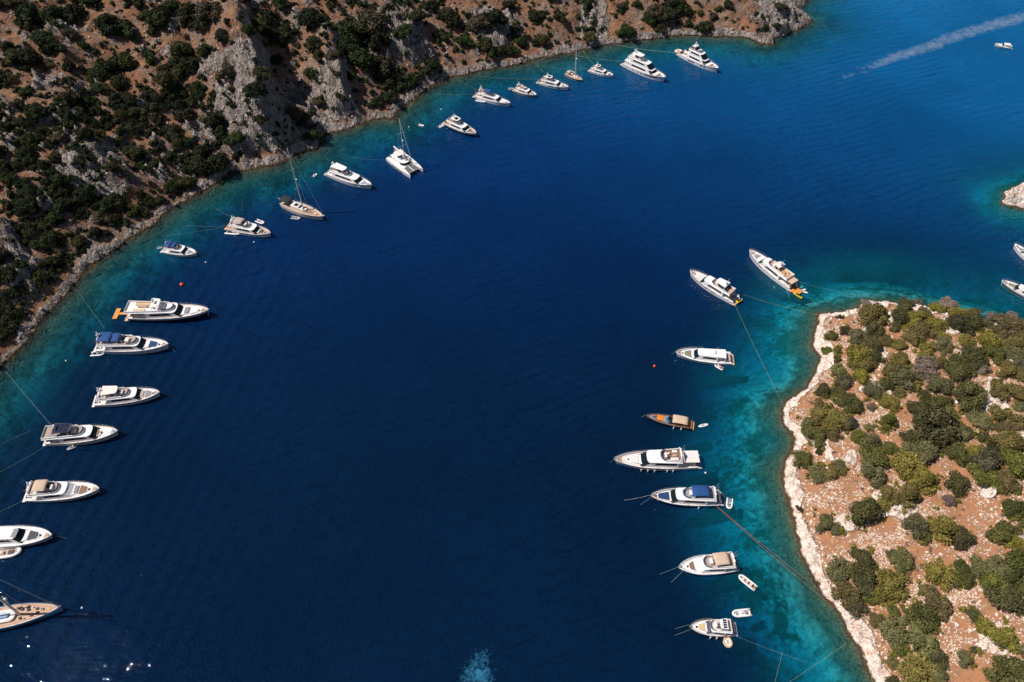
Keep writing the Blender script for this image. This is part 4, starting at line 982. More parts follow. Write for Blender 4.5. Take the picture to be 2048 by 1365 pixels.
# ---------------- the bay, one call per vessel (pixel of bow tip and of stern)
def toys1(i):
    L, s = i['L'], i['s']; sp = link('inflatable_raft', None)
yacht('motor_yacht', 'white explorer yacht with dark windows moored nearest to the pale headland tip', (1437.5, 136), (1358, 106), ratio=.24, lvl=2, house=(-.22, .20), fly=(-.22, .04), top='hard', topx=(-.16, -.08), topc=M_WHITE, flyfloor=M_DGREY, seats=M_DGREY,
      pad=M_BROWNP, padx=(.30, .36), wins=((.28, .46), (.62, .66), (.70, .73)), winf=.55, winh=.3, deck=M_TEAKG, domes=1, hgt=1.12, plat=M_ORTEAK)
yacht('motor_yacht', 'largest yacht, white with three decks and long dark window bands, near the headland', (1331.7, 154), (1246, 126), ratio=.25, lvl=2, house=(-.30, .22), fly=(-.34, .02), top='hard', topx=(-.27, -.05), seats=M_PINK, deck=M_TEAKG, flyfloor=M_WHITE,
      pad=M_BROWNP, padx=(.32, .37), wins=((.12, .15), (.27, .31), (.40, .43), (.48, .52), (.56, .86)), winf=.62, winh=.2, domes=2, hgt=1.2, rwide=.84)
yacht('motor_yacht', 'small white flybridge yacht between the little sailboat and the tallest white yacht', (1226.6, 150), (1178, 139.6), ratio=.27, top='open', topx=(-.22, -.05), pad=M_DGREY, padx=(.31, .36), deck=M_WHITE, side_deck=M_WHITE, wins=((.3, .36), (.45, .5)), domes=1)
yacht('motor_yacht', 'white flybridge yacht with a dark sunroof, left of the little sailboat', (1137.6, 173.6), (1074.4, 163), ratio=.25, top='open', topx=(-.22, -.03), deck=M_TEAKG, pad=M_BROWNP, padx=(.29, .35), wins=((.38, .54), (.66, .78)), winf=.6, winh=.26, seats=M_GREYP, domes=1, arch=True)
yacht('motor_yacht', 'small white cruiser with a brown stripe along its hull and an open flybridge', (1073, 189.4), (1028, 178.5), ratio=.28, top='none', hull=(M_BRONZE, M_WHITE, M_WHITE, M_NAVY), arch='aft', pad=M_BROWNP, padx=(.26, .34), deck=M_PINK, flyfloor=M_BROWNP, seats=M_CREAM, wins=(), domes=1)
yacht('motor_yacht', 'white fast yacht with a dark blue canopy above its flybridge, near the upper shore', (1021, 206), (948.5, 190.5), ratio=.225, top='bimini', topc=M_BLUE, topx=(-.20, -.02), arch='aft', domes=1, pad=M_PINK, padx=(.26, .36), deck=M_PINK, wins=((.86, .88),), winf=.7, hgt=1.05, flyfloor=M_TEAK, flag=M_RED)
yacht('motor_yacht', 'navy hulled flybridge yacht with white topsides and a black sunroof', (952.8, 266.5), (889, 243.5), ratio=.27, hull=(M_NAVY, M_WHITE, M_NAVY, M_BLACK), top='open', topx=(-.22, -.02), pad=M_DGREY, padx=(.26, .33), deck=M_TEAK, seats=M_BROWNP, wins=((.3, .36), (.42, .48)), hgt=1.05, domes=1, bowdeck=M_BROWNP)
yacht('motor_yacht', 'white yacht with a long cream hardtop, right of the gulet', (743.3, 369.5), (653.7, 344), ratio=.235, top='hard', topx=(-.30, -.04), topc=M_WHITE, arch='aft', domes=2, pad=M_LBLUE, padx=(.30, .36), deck=M_WHITE, wins=(), hgt=1.1, seats=M_WHITE, house=(-.28, .24))
yacht('motor_yacht', 'white flybridge yacht with a taupe canopy and boats tied alongside, left of the gulet', (541.3, 466), (454, 452), ratio=.27, top='bimini', topc=M_TAUPE, topx=(-.26, -.08), arch='aft', domes=1, pad=M_DGREY, padx=(.25, .34), deck=M_TEAK, seats=M_WHITE, wins=((.5, .53),), plat=M_ORTEAK, flyfloor=M_TEAKG)
yacht('motor_yacht', 'small white cruiser with a blue canopy close to the left shore', (393, 505.5), (325, 498.5), ratio=.30, top='bimini2', topc=M_BLUE, topx=(-.34, -.04), arch='aft', domes=0, pad=M_GREYP, padx=(.24, .34), deck=M_WHITE, side_deck=M_WHITE, wins=(), plat=M_WHITE, house=(-.2, .18), hgt=.95)
def e14(i):
    L, B, s, e = i['L'], i['B'], i['s'], i['e']
    g = G().box(-.60 * L, -.49 * L, B * .02, B * .18, .5, .62); g.box(-.655 * L, -.60 * L, -B * .26, B * .46, .45, .6); g.build('swimming_jetty', M_ORTEAK, e)
yacht('motor_yacht', 'biggest left side yacht, dark hull, two decks and an orange T-shaped platform astern', (418, 618.5), (254, 631), ratio=.245, hull=(M_NAVY, M_PINK, M_NAVY, M_BLACK), lvl=1, house=(-.22, .16), fly=(-.46, .10), top='hard', topx=(-.14, -.045), topc=M_WHITE, flyfloor=M_WHITE,
      arch=True, domes=2, pad=M_WHITE, pad2=M_GREYP, padx=(.28, .36), deck=M_TEAKG, seats=M_SANDP, wins=(), hgt=1.15, extra=e14, bowdeck=M_TEAKG)
yacht('motor_yacht', 'white yacht with two bright blue canopies and a blue foredeck pad', (337, 687), (191, 694), ratio=.25, top='bimini2', topc=M_BLUE, topx=(-.38, -.10), fly=(-.40, .10), house=(-.26, .16), arch='aft', domes=3, pad=M_BLUEP, padx=(.24, .345), deck=M_TEAKG, seats=M_WHITE, wins=((.36, .375), (.385, .40), (.41, .425), (.435, .45)), winf=.55, winh=.1,
      bowdeck=M_TEAK, hgt=1.05, plat=M_PINK, flyfloor=M_TEAKG, flag=M_RED)
yacht('motor_yacht', 'white yacht with a large cream hardtop, third from the bottom row on the left', (319.5, 783.5), (187, 803), ratio=.27, top='hard', topx=(-.30, -.07), topc=M_PINK, fly=(-.36, .07), arch='aft', domes=3, pad=M_GREYP, pad2=M_TAUPE, padx=(.28, .37), deck=M_PINK, seats=M_WHITE, flyfloor=M_TEAKG,
      wins=((.42, .45), (.49, .56), (.63, .65), (.67, .69), (.74, .76)), winf=.62, winh=.2, plat=M_PINK, bowdeck=M_TEAK)
yacht('motor_yacht', 'white yacht with six dark solar panels on its hardtop', (235.5, 861), (90, 879), ratio=.27, top='solar', topx=(-.30, -.06), topc=M_GREYB, fly=(-.46, .07), arch=True, domes=2, pad=M_BROWNP, padx=(.18, .25), deck=M_TEAKG, seats=M_GREYP, flyfloor=M_TEAKG, sunroof=(3, 2), hull=(M_WHITE, M_CREAM, M_NAVY, M_NAVY),
      wins=((.35, .38), (.5, .56)), plat=M_PINK, bowdeck=M_LBLUE, hgt=1.05)
yacht('motor_yacht', 'white yacht with a beige canopy and a brown foredeck sunpad', (198.5, 976), (50, 990), ratio=.27, top='bimini', topc=M_BEIGE, topx=(-.30, -.13), fly=(-.38, .0), house=(-.22, .12), arch='aft', domes=1, pad=M_BROWNP, pad2=M_GREYP, padx=(.24, .335), deck=M_PINK, seats=M_WHITE, flyfloor=M_TEAKG, wins=(), plat=M_PINK, screen=M_WHITE,
      side_deck=M_PINK, flag=M_RED, hgt=.95)
yacht('motor_yacht', 'white coupe yacht cut by the left edge, black windshield and grey pads', (104, 1069), (-62, 1078), ratio=.265, top='coupe', house=(-.22, .14), sunroof=(.06, .12), pad=M_DGREY, padx=(.22, .33), deck=M_WHITE, side_deck=M_WHITE, wins=(), hgt=.92, domes=1, rwide=.82)
yacht('motor_yacht', 'white flybridge yacht moored off the island tip with a yellow jet ski on its stern', (1380, 540), (1476, 606), ratio=.25, top='hard', topx=(-.24, -.04), topc=M_WHITE, pad=M_PINK, padx=(.26, .36), deck=M_PINK, seats=M_DGREY, flyfloor=M_TEAK, wins=((.36, .44), (.52, .58)), domes=1, hgt=1.08, plat=M_TEAK, fly=(-.36, .04))
def e23(i):
    L, B, s, e = i['L'], i['B'], i['s'], i['e']
    G().slab(plan(-.60 * L, -.495 * L, B * .30, B * .30, tip=.02, n=3), .25, .42, bev=.03).build('floating_platform', M_ORTEAK, e)
yacht('motor_yacht', 'long white yacht nearest the island tip with an orange platform astern', (1499, 498.5), (1590, 580), ratio=.235, lvl=1, top='hard', topx=(-.16, -.05), topc=M_PINK, fly=(-.36, .08), house=(-.22, .20), arch=True, domes=2, pad=M_GREYP, padx=(.29, .36), deck=M_TEAK, side_deck=M_PINK, seats=M_SANDP, flyfloor=M_TEAK,
      wins=((.30, .32), (.62, .65)), hgt=1.12, cock_canopy=M_BEIGE, plat=M_ORTEAK, extra=e23)
yacht('motor_yacht', 'white coupe yacht without flybridge, olive foredeck pad, right side of the bay', (1351.5, 703.5), (1468, 720), ratio=.29, top='coupe', house=(-.20, .16), pad=M_OLIVEP, padx=(.235, .35), deck=M_PINK, side_deck=M_WHITE, seats=M_TAUPE, wins=((.40, .47), (.62, .66)), winf=.55, plat=M_TEAK, domes=2, hgt=.95, rwide=.80, screen=M_GLASS)
yacht('motor_yacht', 'long white cruiser with white fenders down its side and grey aft pads', (1227.5, 917.5), (1402, 924), ratio=.24, top='none', house=(-.22, .16), fly=(-.26, -.02), arch='aft', domes=0, pad=M_PINK, padx=(.22, .31), deck=M_PINK, side_deck=M_PINK, seats=M_PINK, flyfloor=M_BROWNP, hull=(M_WHITE, M_PINK, M_NAVY, M_NAVY), wins=((.5, .52),),
      fend=((.30, .37, .52, .60, .68), (-1, 1)), bowdeck=M_TEAK, cock_canopy=M_PINK, plat=M_GREYP, hgt=.95)
yacht('motor_yacht', 'black hulled yacht with a deep blue canopy and blue foredeck pad', (1301.6, 990.5), (1448, 999), ratio=.26, hull=(M_NAVY, M_WHITE, M_NAVY, M_BLACK), top='bimini', topc=M_BLUE, topx=(-.27, -.03), fly=(-.36, .08), arch='aft', domes=0, pad=M_BLUEP, padx=(.25, .40), deck=M_TEAK, side_deck=M_PINK, seats=M_GREYP, flyfloor=M_GREYP,
      wins=((.3, .35), (.55, .58), (.62, .65)), plat=M_GREYB, flag=M_RED, hgt=1.0, bowdeck=M_TEAK, fend=((.33,), (1,)))
yacht('motor_yacht', 'white flybridge cruiser with a large cream and grey soft top, lower right', (1356.6, 1134), (1476, 1126.5), ratio=.32, top='bimini', topc=M_BEIGE, topx=(-.30, -.06), fly=(-.40, .10), house=(-.24, .14), arch='aft', domes=0, pad=M_BROWNP, padx=(.235, .315), deck=M_WHITE, side_deck=M_WHITE, seats=M_GREYP, wins=((.35, .5),), winh=.06,
      flag=M_RED, hgt=.92, screen=M_WHITE, bowdeck=M_WHITE, plat=M_GREYP)
yacht('motor_yacht', 'smallest flybridge cruiser, bronze hull and dark solar panel, lower right', (1378.5, 1253), (1474, 1259), ratio=.33, hull=(M_BRONZE, M_BRONZE, M_WHITE, M_NAVY), top='solar', topx=(-.26, -.10), fly=(-.36, .08), house=(-.22, .10), sunroof=(1, 4), arch=False, pad=M_SANDP, padx=(.17, .31), deck=M_WHITE, side_deck=M_WHITE, seats=M_GREYP,
      wins=(), flyfloor=M_CREAM, hgt=.9, fend=((.42, .56), (1,)), screen=M_DGREY, plat=M_GREYP, bowdeck=M_WHITE)
yacht('motorboat', 'small white motorboat alone near the pale wake at the top right', (1990, 87.5), (2025, 96), cat='motorboat', ratio=.34, top='coupe', house=(-.25, .05), pad=M_PINK, padx=(.15, .28), deck=M_WHITE, side_deck=M_WHITE, wins=(), rails=False, hgt=.9, arch=False, plat=M_PINK)
yacht('motor_yacht', 'white yacht bow cut by the right edge, beside the rock spit', (2029.5, 487), (2092, 545), ratio=.25, top='hard', pad=M_GREYP, deck=M_PINK, wins=(), hgt=1.05)
yacht('motor_yacht', 'white coupe yacht cut by the right edge just above the island', (2004, 560), (2100, 612), ratio=.25, top='coupe', pad=M_OLIVEP, padx=(.22, .36), hull=(M_GREYB, M_WHITE, M_WHITE, M_NAVY), deck=M_WHITE, side_deck=M_WHITE, wins=(), sunroof=(.0, .08))

# open boat with orange pads
def open_boat():
    c, ang, L = frame((1291, 830.5), (1388, 853), 1.6, .4); B = L * .26; e = link('open_motorboat', None); e.location = (c[0], c[1], 0); e.rotation_euler = (0, 0, ang)
    tag(e, 'dark open day boat with bright orange pads and a cream cockpit awning', 'motorboat')
    H = Hull(L, B, 1.15, 1.65, x0=-.46); H.build('hull', (M_BLACK, M_GREYB, M_BLACK, M_BLACK), e, .25); H.deck('deck', M_BRONZE, e, .2)
    G().slab(plan(.02 * L, .40 * L, B * .34, B * .22, tip=.6), 1.0, 1.5, bev=.05).build('foredeck', M_GREYP, e)
    G().box(.13 * L, .26 * L, -B * .24, B * .24, 1.5, 1.62).build('sun_pad', M_ORANGE, e); G().slab(plan(.27 * L, .36 * L, B * .2, B * .1, tip=.6), 1.5, 1.6).build('bow_pad', M_DGREY, e)
    lo = plan(-.08 * L, .09 * L, B * .38, B * .34, tip=.6); hi = plan(-.08 * L, .03 * L, B * .32, B * .28, tip=.6); n = len(lo)
    band(lo, 1.2, hi, 2.2, 0, 1, 1, n - 2).build('windshield', M_TINT, e); G().box(-.09 * L, -.02 * L, -B * .3, B * .3, 1.0, 1.5).build('dashboard', M_BLACK, e)
    canopy(e, 'awning', M_BEIGE, -.36 * L, -.05 * L, B * .78, 2.75, .2, posth=1.5)
    seat(e, 'seat', M_ORANGE, -.40 * L, -.24 * L, -B * .34, B * .34, 1.0); seat(e, 'seat', M_ORANGE, -.17 * L, -.12 * L, -B * .28, B * .28, 1.0)
    G().slab(plan(-.5 * L, -.455 * L, B * .4, B * .4, tip=.02, n=3), .3, .5).build('swim_platform', M_ORTEAK, e); H.fenders(e, (.38, .22), (-1, 1))
open_boat()

def sail_rig(e, mx, z0, h, L, H, bowx, spread=(.36, .66), boom=None, rake=.02, jib=False, r=.14, sternx=-.48, aft_stay=True):
    top = (mx - rake * h, 0, z0 + h); m_ = G().tube([(mx, 0, z0), (mx - rake * h * .5, 0, z0 + h * .5), top], r, 8, taper=.6).build('mast', M_ALU, e)
    for q in spread:
        g = G().tube([(mx - rake * h * q - .2, -H.B * .36 * (1.25 - q), z0 + h * q), (mx - rake * h * q, 0, z0 + h * q + .05), (mx - rake * h * q - .2, H.B * .36 * (1.25 - q), z0 + h * q)], .05, 5); g.build('spreader', M_ALU, m_)
    g = G()
    for sd in (-1, 1):
        for ch in (-.4, .1):
            pts = [(mx + ch, sd * H.B * .46, z0 - .3)] + [(mx - rake * h * q - .2, sd * H.B * .36 * (1.25 - q), z0 + h * q) for q in spread] + [(top[0], 0, top[2] - .3)]
            g.tube(pts, .018, 3)
    if aft_stay: g.tube([(sternx * L, 0, z0), top], .018, 3)
    g.tube([(bowx * L, 0, z0 + .2), (top[0], 0, top[2] - .4)], .11 if jib else .03, 5); g.build('rigging', M_ALU, e)
    if boom:
        G().tube([(mx - .1, 0, z0 + 1.6), (mx - boom, 0, z0 + 1.5)], .16, 6).build('boom', M_ALU, e)
    G().ball((mx + .35, 0, z0 + h * .5), .32, 10, 7).build('radar_dome', M_WHITE, m_, True)

def gulet():
    c, ang, L = frame((646, 434), (563, 404.5), 2.2, 1.0); B = L * .25; e = link('gulet', None); e.location = (c[0], c[1], 0); e.rotation_euler = (0, 0, ang)
    tag(e, 'wooden gulet with one tall mast, cream deck and dark green stern awning', 'sailing boat')
    H = Hull(L, B, 1.9, 2.6, x0=-.47, stern=.62, full=.4); H.build('hull', (M_CREAM, M_PINK, M_BROWNP, M_BLACK), e, .5); H.deck('deck', M_TEAK, e, .45)
    G().slab(plan(-.22 * L, .12 * L, B * .27, B * .24, tip=.2), 1.5, 2.75, bev=.08).build('deckhouse', M_PINK, e)
    G().box(-.16 * L, -.09 * L, -B * .14, B * .14, 2.75, 2.85).build('solar_panel', M_SOLAR, e); G().box(-.04 * L, .0, -B * .2, B * .2, 2.75, 2.95).build('skylight', M_GLASS, e); G().box(.05 * L, .08 * L, -B * .2, B * .2, 2.75, 2.9).build('skylight', M_DGREY, e)
    canopy(e, 'awning', M_DGREEN, -.47 * L, -.25 * L, B * .72, 3.9, .3, posth=2.0)
    for k in range(3): G().box(.14 * L + k * .045 * L, .165 * L + k * .045 * L, -B * .18, B * .18, 1.85, 2.1).build('sunbed', M_TAUPE, e)
    G().box(.29 * L, .36 * L, -B * .12, B * .12, 1.9, 2.3).build('bow_cushion', M_SANDP, e)
    G().tube([(.44 * L, 0, 2.5), (.545 * L, 0, 3.1)], .14, 6).build('bowsprit', M_PINK, e); G().tube([(-.45 * L, 0, 2.0), (-.56 * L, 0, 2.4)], .1, 6).build('davit', M_WHITE, e)
    H.rail(e, .1, .7); sail_rig(e, .035 * L, 2.7, 27.0, L, H, .53, boom=.22 * L, rake=.015, r=.24)
M_DGREEN = paint('dark_green_canvas', (0.012, 0.028, 0.022), 0.85)
gulet()
def small_sail():
    c, ang, L = frame((1164.7, 160.5), (1131.7, 146.5), 1.3, .9); B = L * .30; e = link('sailboat', None); e.location = (c[0], c[1], 0); e.rotation_euler = (0, 0, ang)
    tag(e, 'small dark blue sailboat with teak deck and bare mast below the rock buttress', 'sailing boat')
    H = Hull(L, B, 1.15, 1.45, x0=-.48, stern=.8); H.build('hull', (M_NAVY, M_CREAM, M_WHITE, M_WHITE), e, .15); H.deck('deck', M_TEAK, e, .1)
    G().slab(plan(-.12 * L, .22 * L, B * .24, B * .18, tip=.5), 1.1, 1.65, bev=.08).build('cabin', M_PINK, e)
    G().box(-.40 * L, -.16 * L, -B * .2, B * .2, .95, 1.12).build('cockpit', M_BROWNP, e); canopy(e, 'sprayhood', M_BEIGE, -.17 * L, -.05 * L, B * .55, 2.3, .3, posth=.9)
    canopy(e, 'bimini', M_SANDP, -.40 * L, -.22 * L, B * .6, 2.7, .25, posth=1.4)
    H.rail(e, .02, .6); sail_rig(e, .06 * L, 1.6, 17.5, L, H, .49, boom=.36 * L, rake=.012, r=.24)
small_sail()
def ketch():
    c, ang, L = frame((120, 1214), (-75, 1252), 2.0, 1.2); B = L * .245; e = link('sailing_yacht', None); e.location = (c[0], c[1], 0); e.rotation_euler = (0, 0, ang)
    tag(e, 'big sailing yacht with blue hull and teak deck at the lower left edge', 'sailing boat')
    H = Hull(L, B, 1.7, 2.3, x0=-.49, stern=.66, full=.0, rake=.0); H.build('hull', (M_HULLBLUE, M_WHITE, M_WHITE, M_NAVY), e, .12); H.deck('deck', M_TEAK, e, .1)
    G().slab(plan(-.34 * L, .05 * L, B * .33, B * .28, tip=.15), 1.75, 2.45, bev=.1).build('coach_roof', M_PINK, e)
    G().slab(plan(-.24 * L, -.01 * L, B * .14, B * .12, tip=.1), 2.45, 2.95, bev=.1).build('boom_cover', M_LBLUE, e)
    for x, y in ((.09, .2), (.09, -.2), (.16, .12), (.2, -.16), (.25, .1), (.26, -.08), (.31, .02)):
        G().box(x * L, x * L + .7, y * B - .3, y * B + .3, 2.0, 2.3).build('deck_hatch', M_DGREY, e)
    for x, y in ((.06, .30), (.14, -.24), (.22, .2), (.33, -.03)):
        g = G(); g.tube([(x * L, y * B, 2.0), (x * L, y * B, 2.35)], .16, 8); g.build('winch', M_STEEL, e)
    G().tube([(.47 * L, 0, 2.3), (.515 * L, 0, 2.55)], .12, 6).build('bowsprit', M_WHITE, e)
    H.rail(e, .02, .7); sail_rig(e, .085 * L, 2.0, 34, L, H, .49, rake=.02, r=.34, boom=.34 * L, jib=True)
    g = G().tube([(-.02 * L, .30 * B, 2.4), (.0, .34 * B, 4.6), (.02 * L, .36 * B, 6.8), (.012 * L, .4 * B, 8.2)], .12, 6); pm = g.build('radar_mast', M_WHITE, e)
    G().ball((-.005 * L, .34 * B, 5.0), .55, 12, 8).build('radar_dome', M_WHITE, pm, True); G().ball((.022 * L, .36 * B, 7.1), .5, 12, 8).build('radar_dome', M_WHITE, pm, True)
    return dict(e=e, L=L)
ketch()
def catamaran():
    c, ang, L = frame((833, 345), (787, 312), 1.7, .6); B = L * .50; e = link('sailing_catamaran', None); e.location = (c[0], c[1], 0); e.rotation_euler = (0, 0, ang)
    tag(e, 'white sailing catamaran with twin hulls and a tall mast', 'catamaran')
    for sd in (-1, 1):
        H = Hull(L, B * .24, 1.5, 1.75, x0=-.48, stern=.8, full=.3, rake=.0); h_ = H.build('hull', (M_WHITE, M_WHITE, M_GREYB, M_NAVY), e, .05); h_.location = (0, sd * B * .38, 0)
        d_ = H.deck('deck', M_PINK, e, .03, .1); d_.location = (0, sd * B * .38, 0)
        G().box(-.2 * L, .2 * L, sd * B * .505 - .03, sd * B * .505 + .03, .85, 1.15).build('hull_window', M_GLASS, e)
    G().box(-.42 * L, .16 * L, -B * .34, B * .34, .8, 1.62, .2).build('bridge_deck', M_WHITE, e)
    lo = plan(-.22 * L, .16 * L, B * .33, B * .28, tip=.4); hi = plan(-.22 * L, .10 * L, B * .29, B * .24, tip=.4); n = len(lo)
    hs = G().slab(lo, 1.6, 2.9, hi).build('deckhouse', M_WHITE, e); band(lo, 1.6, hi, 2.9, .35, .9, 1, n - 2, .04).build('windshield', M_GLASS, hs)
    G().slab(plan(-.40 * L, .12 * L, B * .32, B * .26, p=2.6, tip=.3), 2.9, 3.05, bev=.05).build('roof', M_WHITE, e)
    ht = G().slab(plan(-.30 * L, -.08 * L, B * .22, B * .22, tip=.1), 4.9, 5.05, bev=.05).build('hardtop', M_PINK, e)
    for x in (-.29, -.1):
        for sd in (-1, 1): G().tube([(x * L, sd * B * .2, 3.0), (x * L, sd * B * .2, 4.95)], .06, 5).build('hardtop_post', M_WHITE, ht)
    seat(e, 'helm_seat', M_GREYP, -.2 * L, -.15 * L, -B * .15, B * .15, 3.05, 'aft'); seat(e, 'cockpit_sofa', M_BROWNP, -.40 * L, -.36 * L, -B * .2, B * .2, 1.6, 'aft')
    for sd in (-1, 1): G().box(.17 * L, .40 * L, sd * B * .15 - B * .12, sd * B * .15 + B * .12, 1.45, 1.5).build('trampoline', M_NET, e)
    G().box(.16 * L, .40 * L, -B * .02, B * .02, 1.42, 1.56).build('centre_beam', M_WHITE, e); G().tube([(.40 * L, -B * .36, 1.5), (.40 * L, 0, 1.6), (.40 * L, B * .36, 1.5)], .14, 6).build('cross_beam', M_ALU, e)
    H = Hull(L, B * .8, 1.5, 1.7); sail_rig(e, .02 * L, 3.0, 19.5, L, H, .40, boom=.44 * L, rake=.02, jib=True, r=.2, aft_stay=False)
    G().tube([(.0, 0, 5.6), (-.42 * L, 0, 5.9)], .3, 7).build('furled_sail', M_PINK, e)
catamaran()

# tenders
rib('dinghy', 'small grey dinghy behind the brown striped cruiser', (1028, 176.5), (1016, 178), M_RUBBER)
rib('dinghy', 'white dinghy tied alongside the fast yacht with the dark blue canopy', (973, 203), (952, 199), M_WHITE)
rib('dinghy', 'little white dinghy drifting alone between the catamaran and the navy yacht', (848, 251.5), (837.5, 248.5), M_WHITE)
rib('dinghy', 'white dinghy touching the stern of the navy hulled yacht', (890, 248), (877, 254.5), M_WHITE)
rib('dinghy', 'small white dinghy floating above the gulet', (634, 347), (625, 353), M_WHITE)
rib('dinghy', 'grey inflatable beside the gulet hull', (601, 437), (582, 434), M_RUBBER, M_DGREY)
rib('dinghy', 'black and white tender close under the stern of the taupe canopy yacht', (483, 466), (451, 463), M_WHITE, M_BLACK, M_DGREY)
rib('dinghy', 'white tender on the far side of the taupe canopy yacht', (528, 446.5), (512, 440), M_WHITE)
rib('dinghy', 'small pale dinghy astern of the small blue canopy cruiser', (325, 494), (313.5, 496.5), M_RUBBER)
rib('tender', 'white inflatable tender beneath the stern of the yacht with blue canopies', (209, 706.5), (181, 708), M_WHITE, M_GREYP, M_BLUEP, cat='tender')
rib('dinghy', 'grey dinghy floating by the solar roof yacht', (133, 899), (152, 890.5), M_RUBBER, M_DGREY)
rib('tender', 'teak decked white tender at the left edge', (44.5, 1101), (-42, 1111), M_WHITE, M_TEAK, M_DGREY, cat='tender', wide=.33)
rib('dinghy', 'white tender with a red seat next to the coupe yacht', (1429.5, 729), (1447, 738.5), M_WHITE, M_WHITE, M_RED)
rib('tender', 'grey inflatable floating in the shadow behind the black hulled yacht', (1458, 1018), (1460.5, 996), M_WHITE, M_DGREY, M_LBLUE, cat='tender', wide=.52)
rib('tender', 'large white inflatable with brown seats near the cream soft top cruiser', (1477.5, 1150), (1513, 1178), M_WHITE, M_BROWNP, M_CREAM, cat='tender', wide=.36)
rib('tender', 'grey and white inflatable above the bronze hulled cruiser', (1464, 1228), (1503, 1224), M_WHITE, M_WHITE, M_GREYP, cat='tender')

# boards, rafts, jet skis, buoys
def board(name, label, a, b, mat, wd=.8, z=.12):
    c, ang, L = frame(a, b, z, z); e = []
    n = 18; o = [(L / 2 * math.cos(k * 2 * math.pi / n), wd / 2 * math.sin(k * 2 * math.pi / n)) for k in range(n)]
    q = G().slab(o, -.02, .14, bev=.04); q.box(-.12 * L, .18 * L, -wd * .28, wd * .28, .139, .155, mi=1); q.box(-.44 * L, -.36 * L, -.03, .03, -.25, 0, mi=0)
    ob = q.build(name, [mat, M_GREYP]); ob.location = (c[0], c[1], z); ob.rotation_euler = (0, 0, ang); tag(ob, label, 'paddleboard')
board('paddleboard', 'white paddleboard floating behind the orange padded open boat', (1396.5, 854), (1416.5, 849), M_WHITE, 1.0)
board('paddleboard', 'upper of two white paddleboards beside the orange platform', (1598, 583), (1612, 579), M_WHITE)
board('paddleboard', 'lower of two white paddleboards beside the orange platform', (1600, 582), (1616, 586.5), M_WHITE)
board('paddleboard', 'green board floating by the stern of the long yacht at the island tip', (1594, 575), (1606, 573), M_GREEN, 1.6)
def jetski(label, a, b, z=.45, mat=M_YELLOW):
    c, ang, L = frame(a, b, z, z); e = link('jet_ski', None); e.location = (c[0], c[1], z); e.rotation_euler = (0, 0, ang); tag(e, label, 'jet ski')
    G().slab([(x, y * .7) for x, y in plan(-L / 2, L / 2, .55, .5, tip=.5)], -.1, .45, plan(-L / 2, L / 2, .55, .45, tip=.5), bev=.05).build('hull', mat, e)
    G().box(-.35 * L, .05 * L, -.2, .2, .45, .85).build('saddle', M_BLACK, e); g = G().tube([(.12 * L, -.38, 1.0), (.16 * L, 0, .95), (.12 * L, .38, 1.0)], .04, 5); g.box(.12 * L, .25 * L, -.15, .15, .45, .95); g.build('handlebar', M_BLACK, e)
jetski('yellow jet ski parked at the edge of the orange platform', (1604, 598), (1589, 588))
jetski('yellow jet ski on the swim platform of the yacht off the island tip', (1484, 600), (1473, 606), .75)
def raft(label, c_, w_, h_, mat, inner):
    c = P(*c_, .1); e = link('inflatable_raft', None); e.location = (c[0], c[1], .1); tag(e, label, 'raft')
    g = G(); n = 18; pts = [(w_ * math.cos(k * 2 * math.pi / n) * (1 if math.sin(k * 2 * math.pi / n) < .3 else .85), h_ * math.sin(k * 2 * math.pi / n), .15) for k in range(n + 1)]
    g.tube(pts, .26, 7); g.build('ring', mat, e, True); G().slab([(a * .9, b * .9) for a, b, z in pts[:-1]], .0, .14).build('floor', inner, e)
    for k in (-1, 0, 1): G().box(k * w_ * .45 - .22, k * w_ * .45 + .22, -h_ * .3, h_ * .4, .14, .4).build('cushion', M_WHITE if k else M_TAUPE, e)
raft('round beige raft with white cushions tied below the bronze hulled cruiser', (1455.4, 1285), 1.0, 1.25, M_SANDP, M_PINK)
raft('orange and white raft behind the explorer yacht', (1357, 103), 1.8, 1.3, M_WHITE, M_ORANGE)
def buoy(px, py, r, mat, label):
    c = P(px, py, r * .5); g = G().ball((0, 0, r * .45), r, 14, 9); g.tube([(0, 0, r * 1.35), (0, 0, r * 1.7)], .07, 6); o = g.build('buoy', mat, None, True); o.location = (c[0], c[1], 0); tag(o, label, 'buoy')
M_BUOY = paint('buoy_orange', (0.75, 0.13, 0.02), .5); M_BUOY2 = paint('buoy_red_orange', (0.8, 0.10, 0.02), .5)
buoy(363.5, 569.5, .72, M_BUOY, 'orange buoy above the dark hulled yacht with the T-shaped platform')
buoy(1309, 732.5, .45, M_BUOY2, 'small orange buoy left of the coupe yacht')
for px, py, lb in ((818, 254.5, 'small white buoy beside the catamaran mast'), (882, 219, 'small white buoy above the navy hulled yacht'), (411.5, 525, 'small white buoy right of the small blue canopy cruiser'), (508, 484.5, 'small white buoy below the taupe canopy yacht'), (164, 1216, 'small white buoy off the bow of the big blue sailing yacht'), (132, 722, 'small white float between the shore and the blue canopies yacht'), (1411, 946, 'white fender buoy at the stern of the long white cruiser')):
    buoy(px, py, .30, M_WHITE, lb)

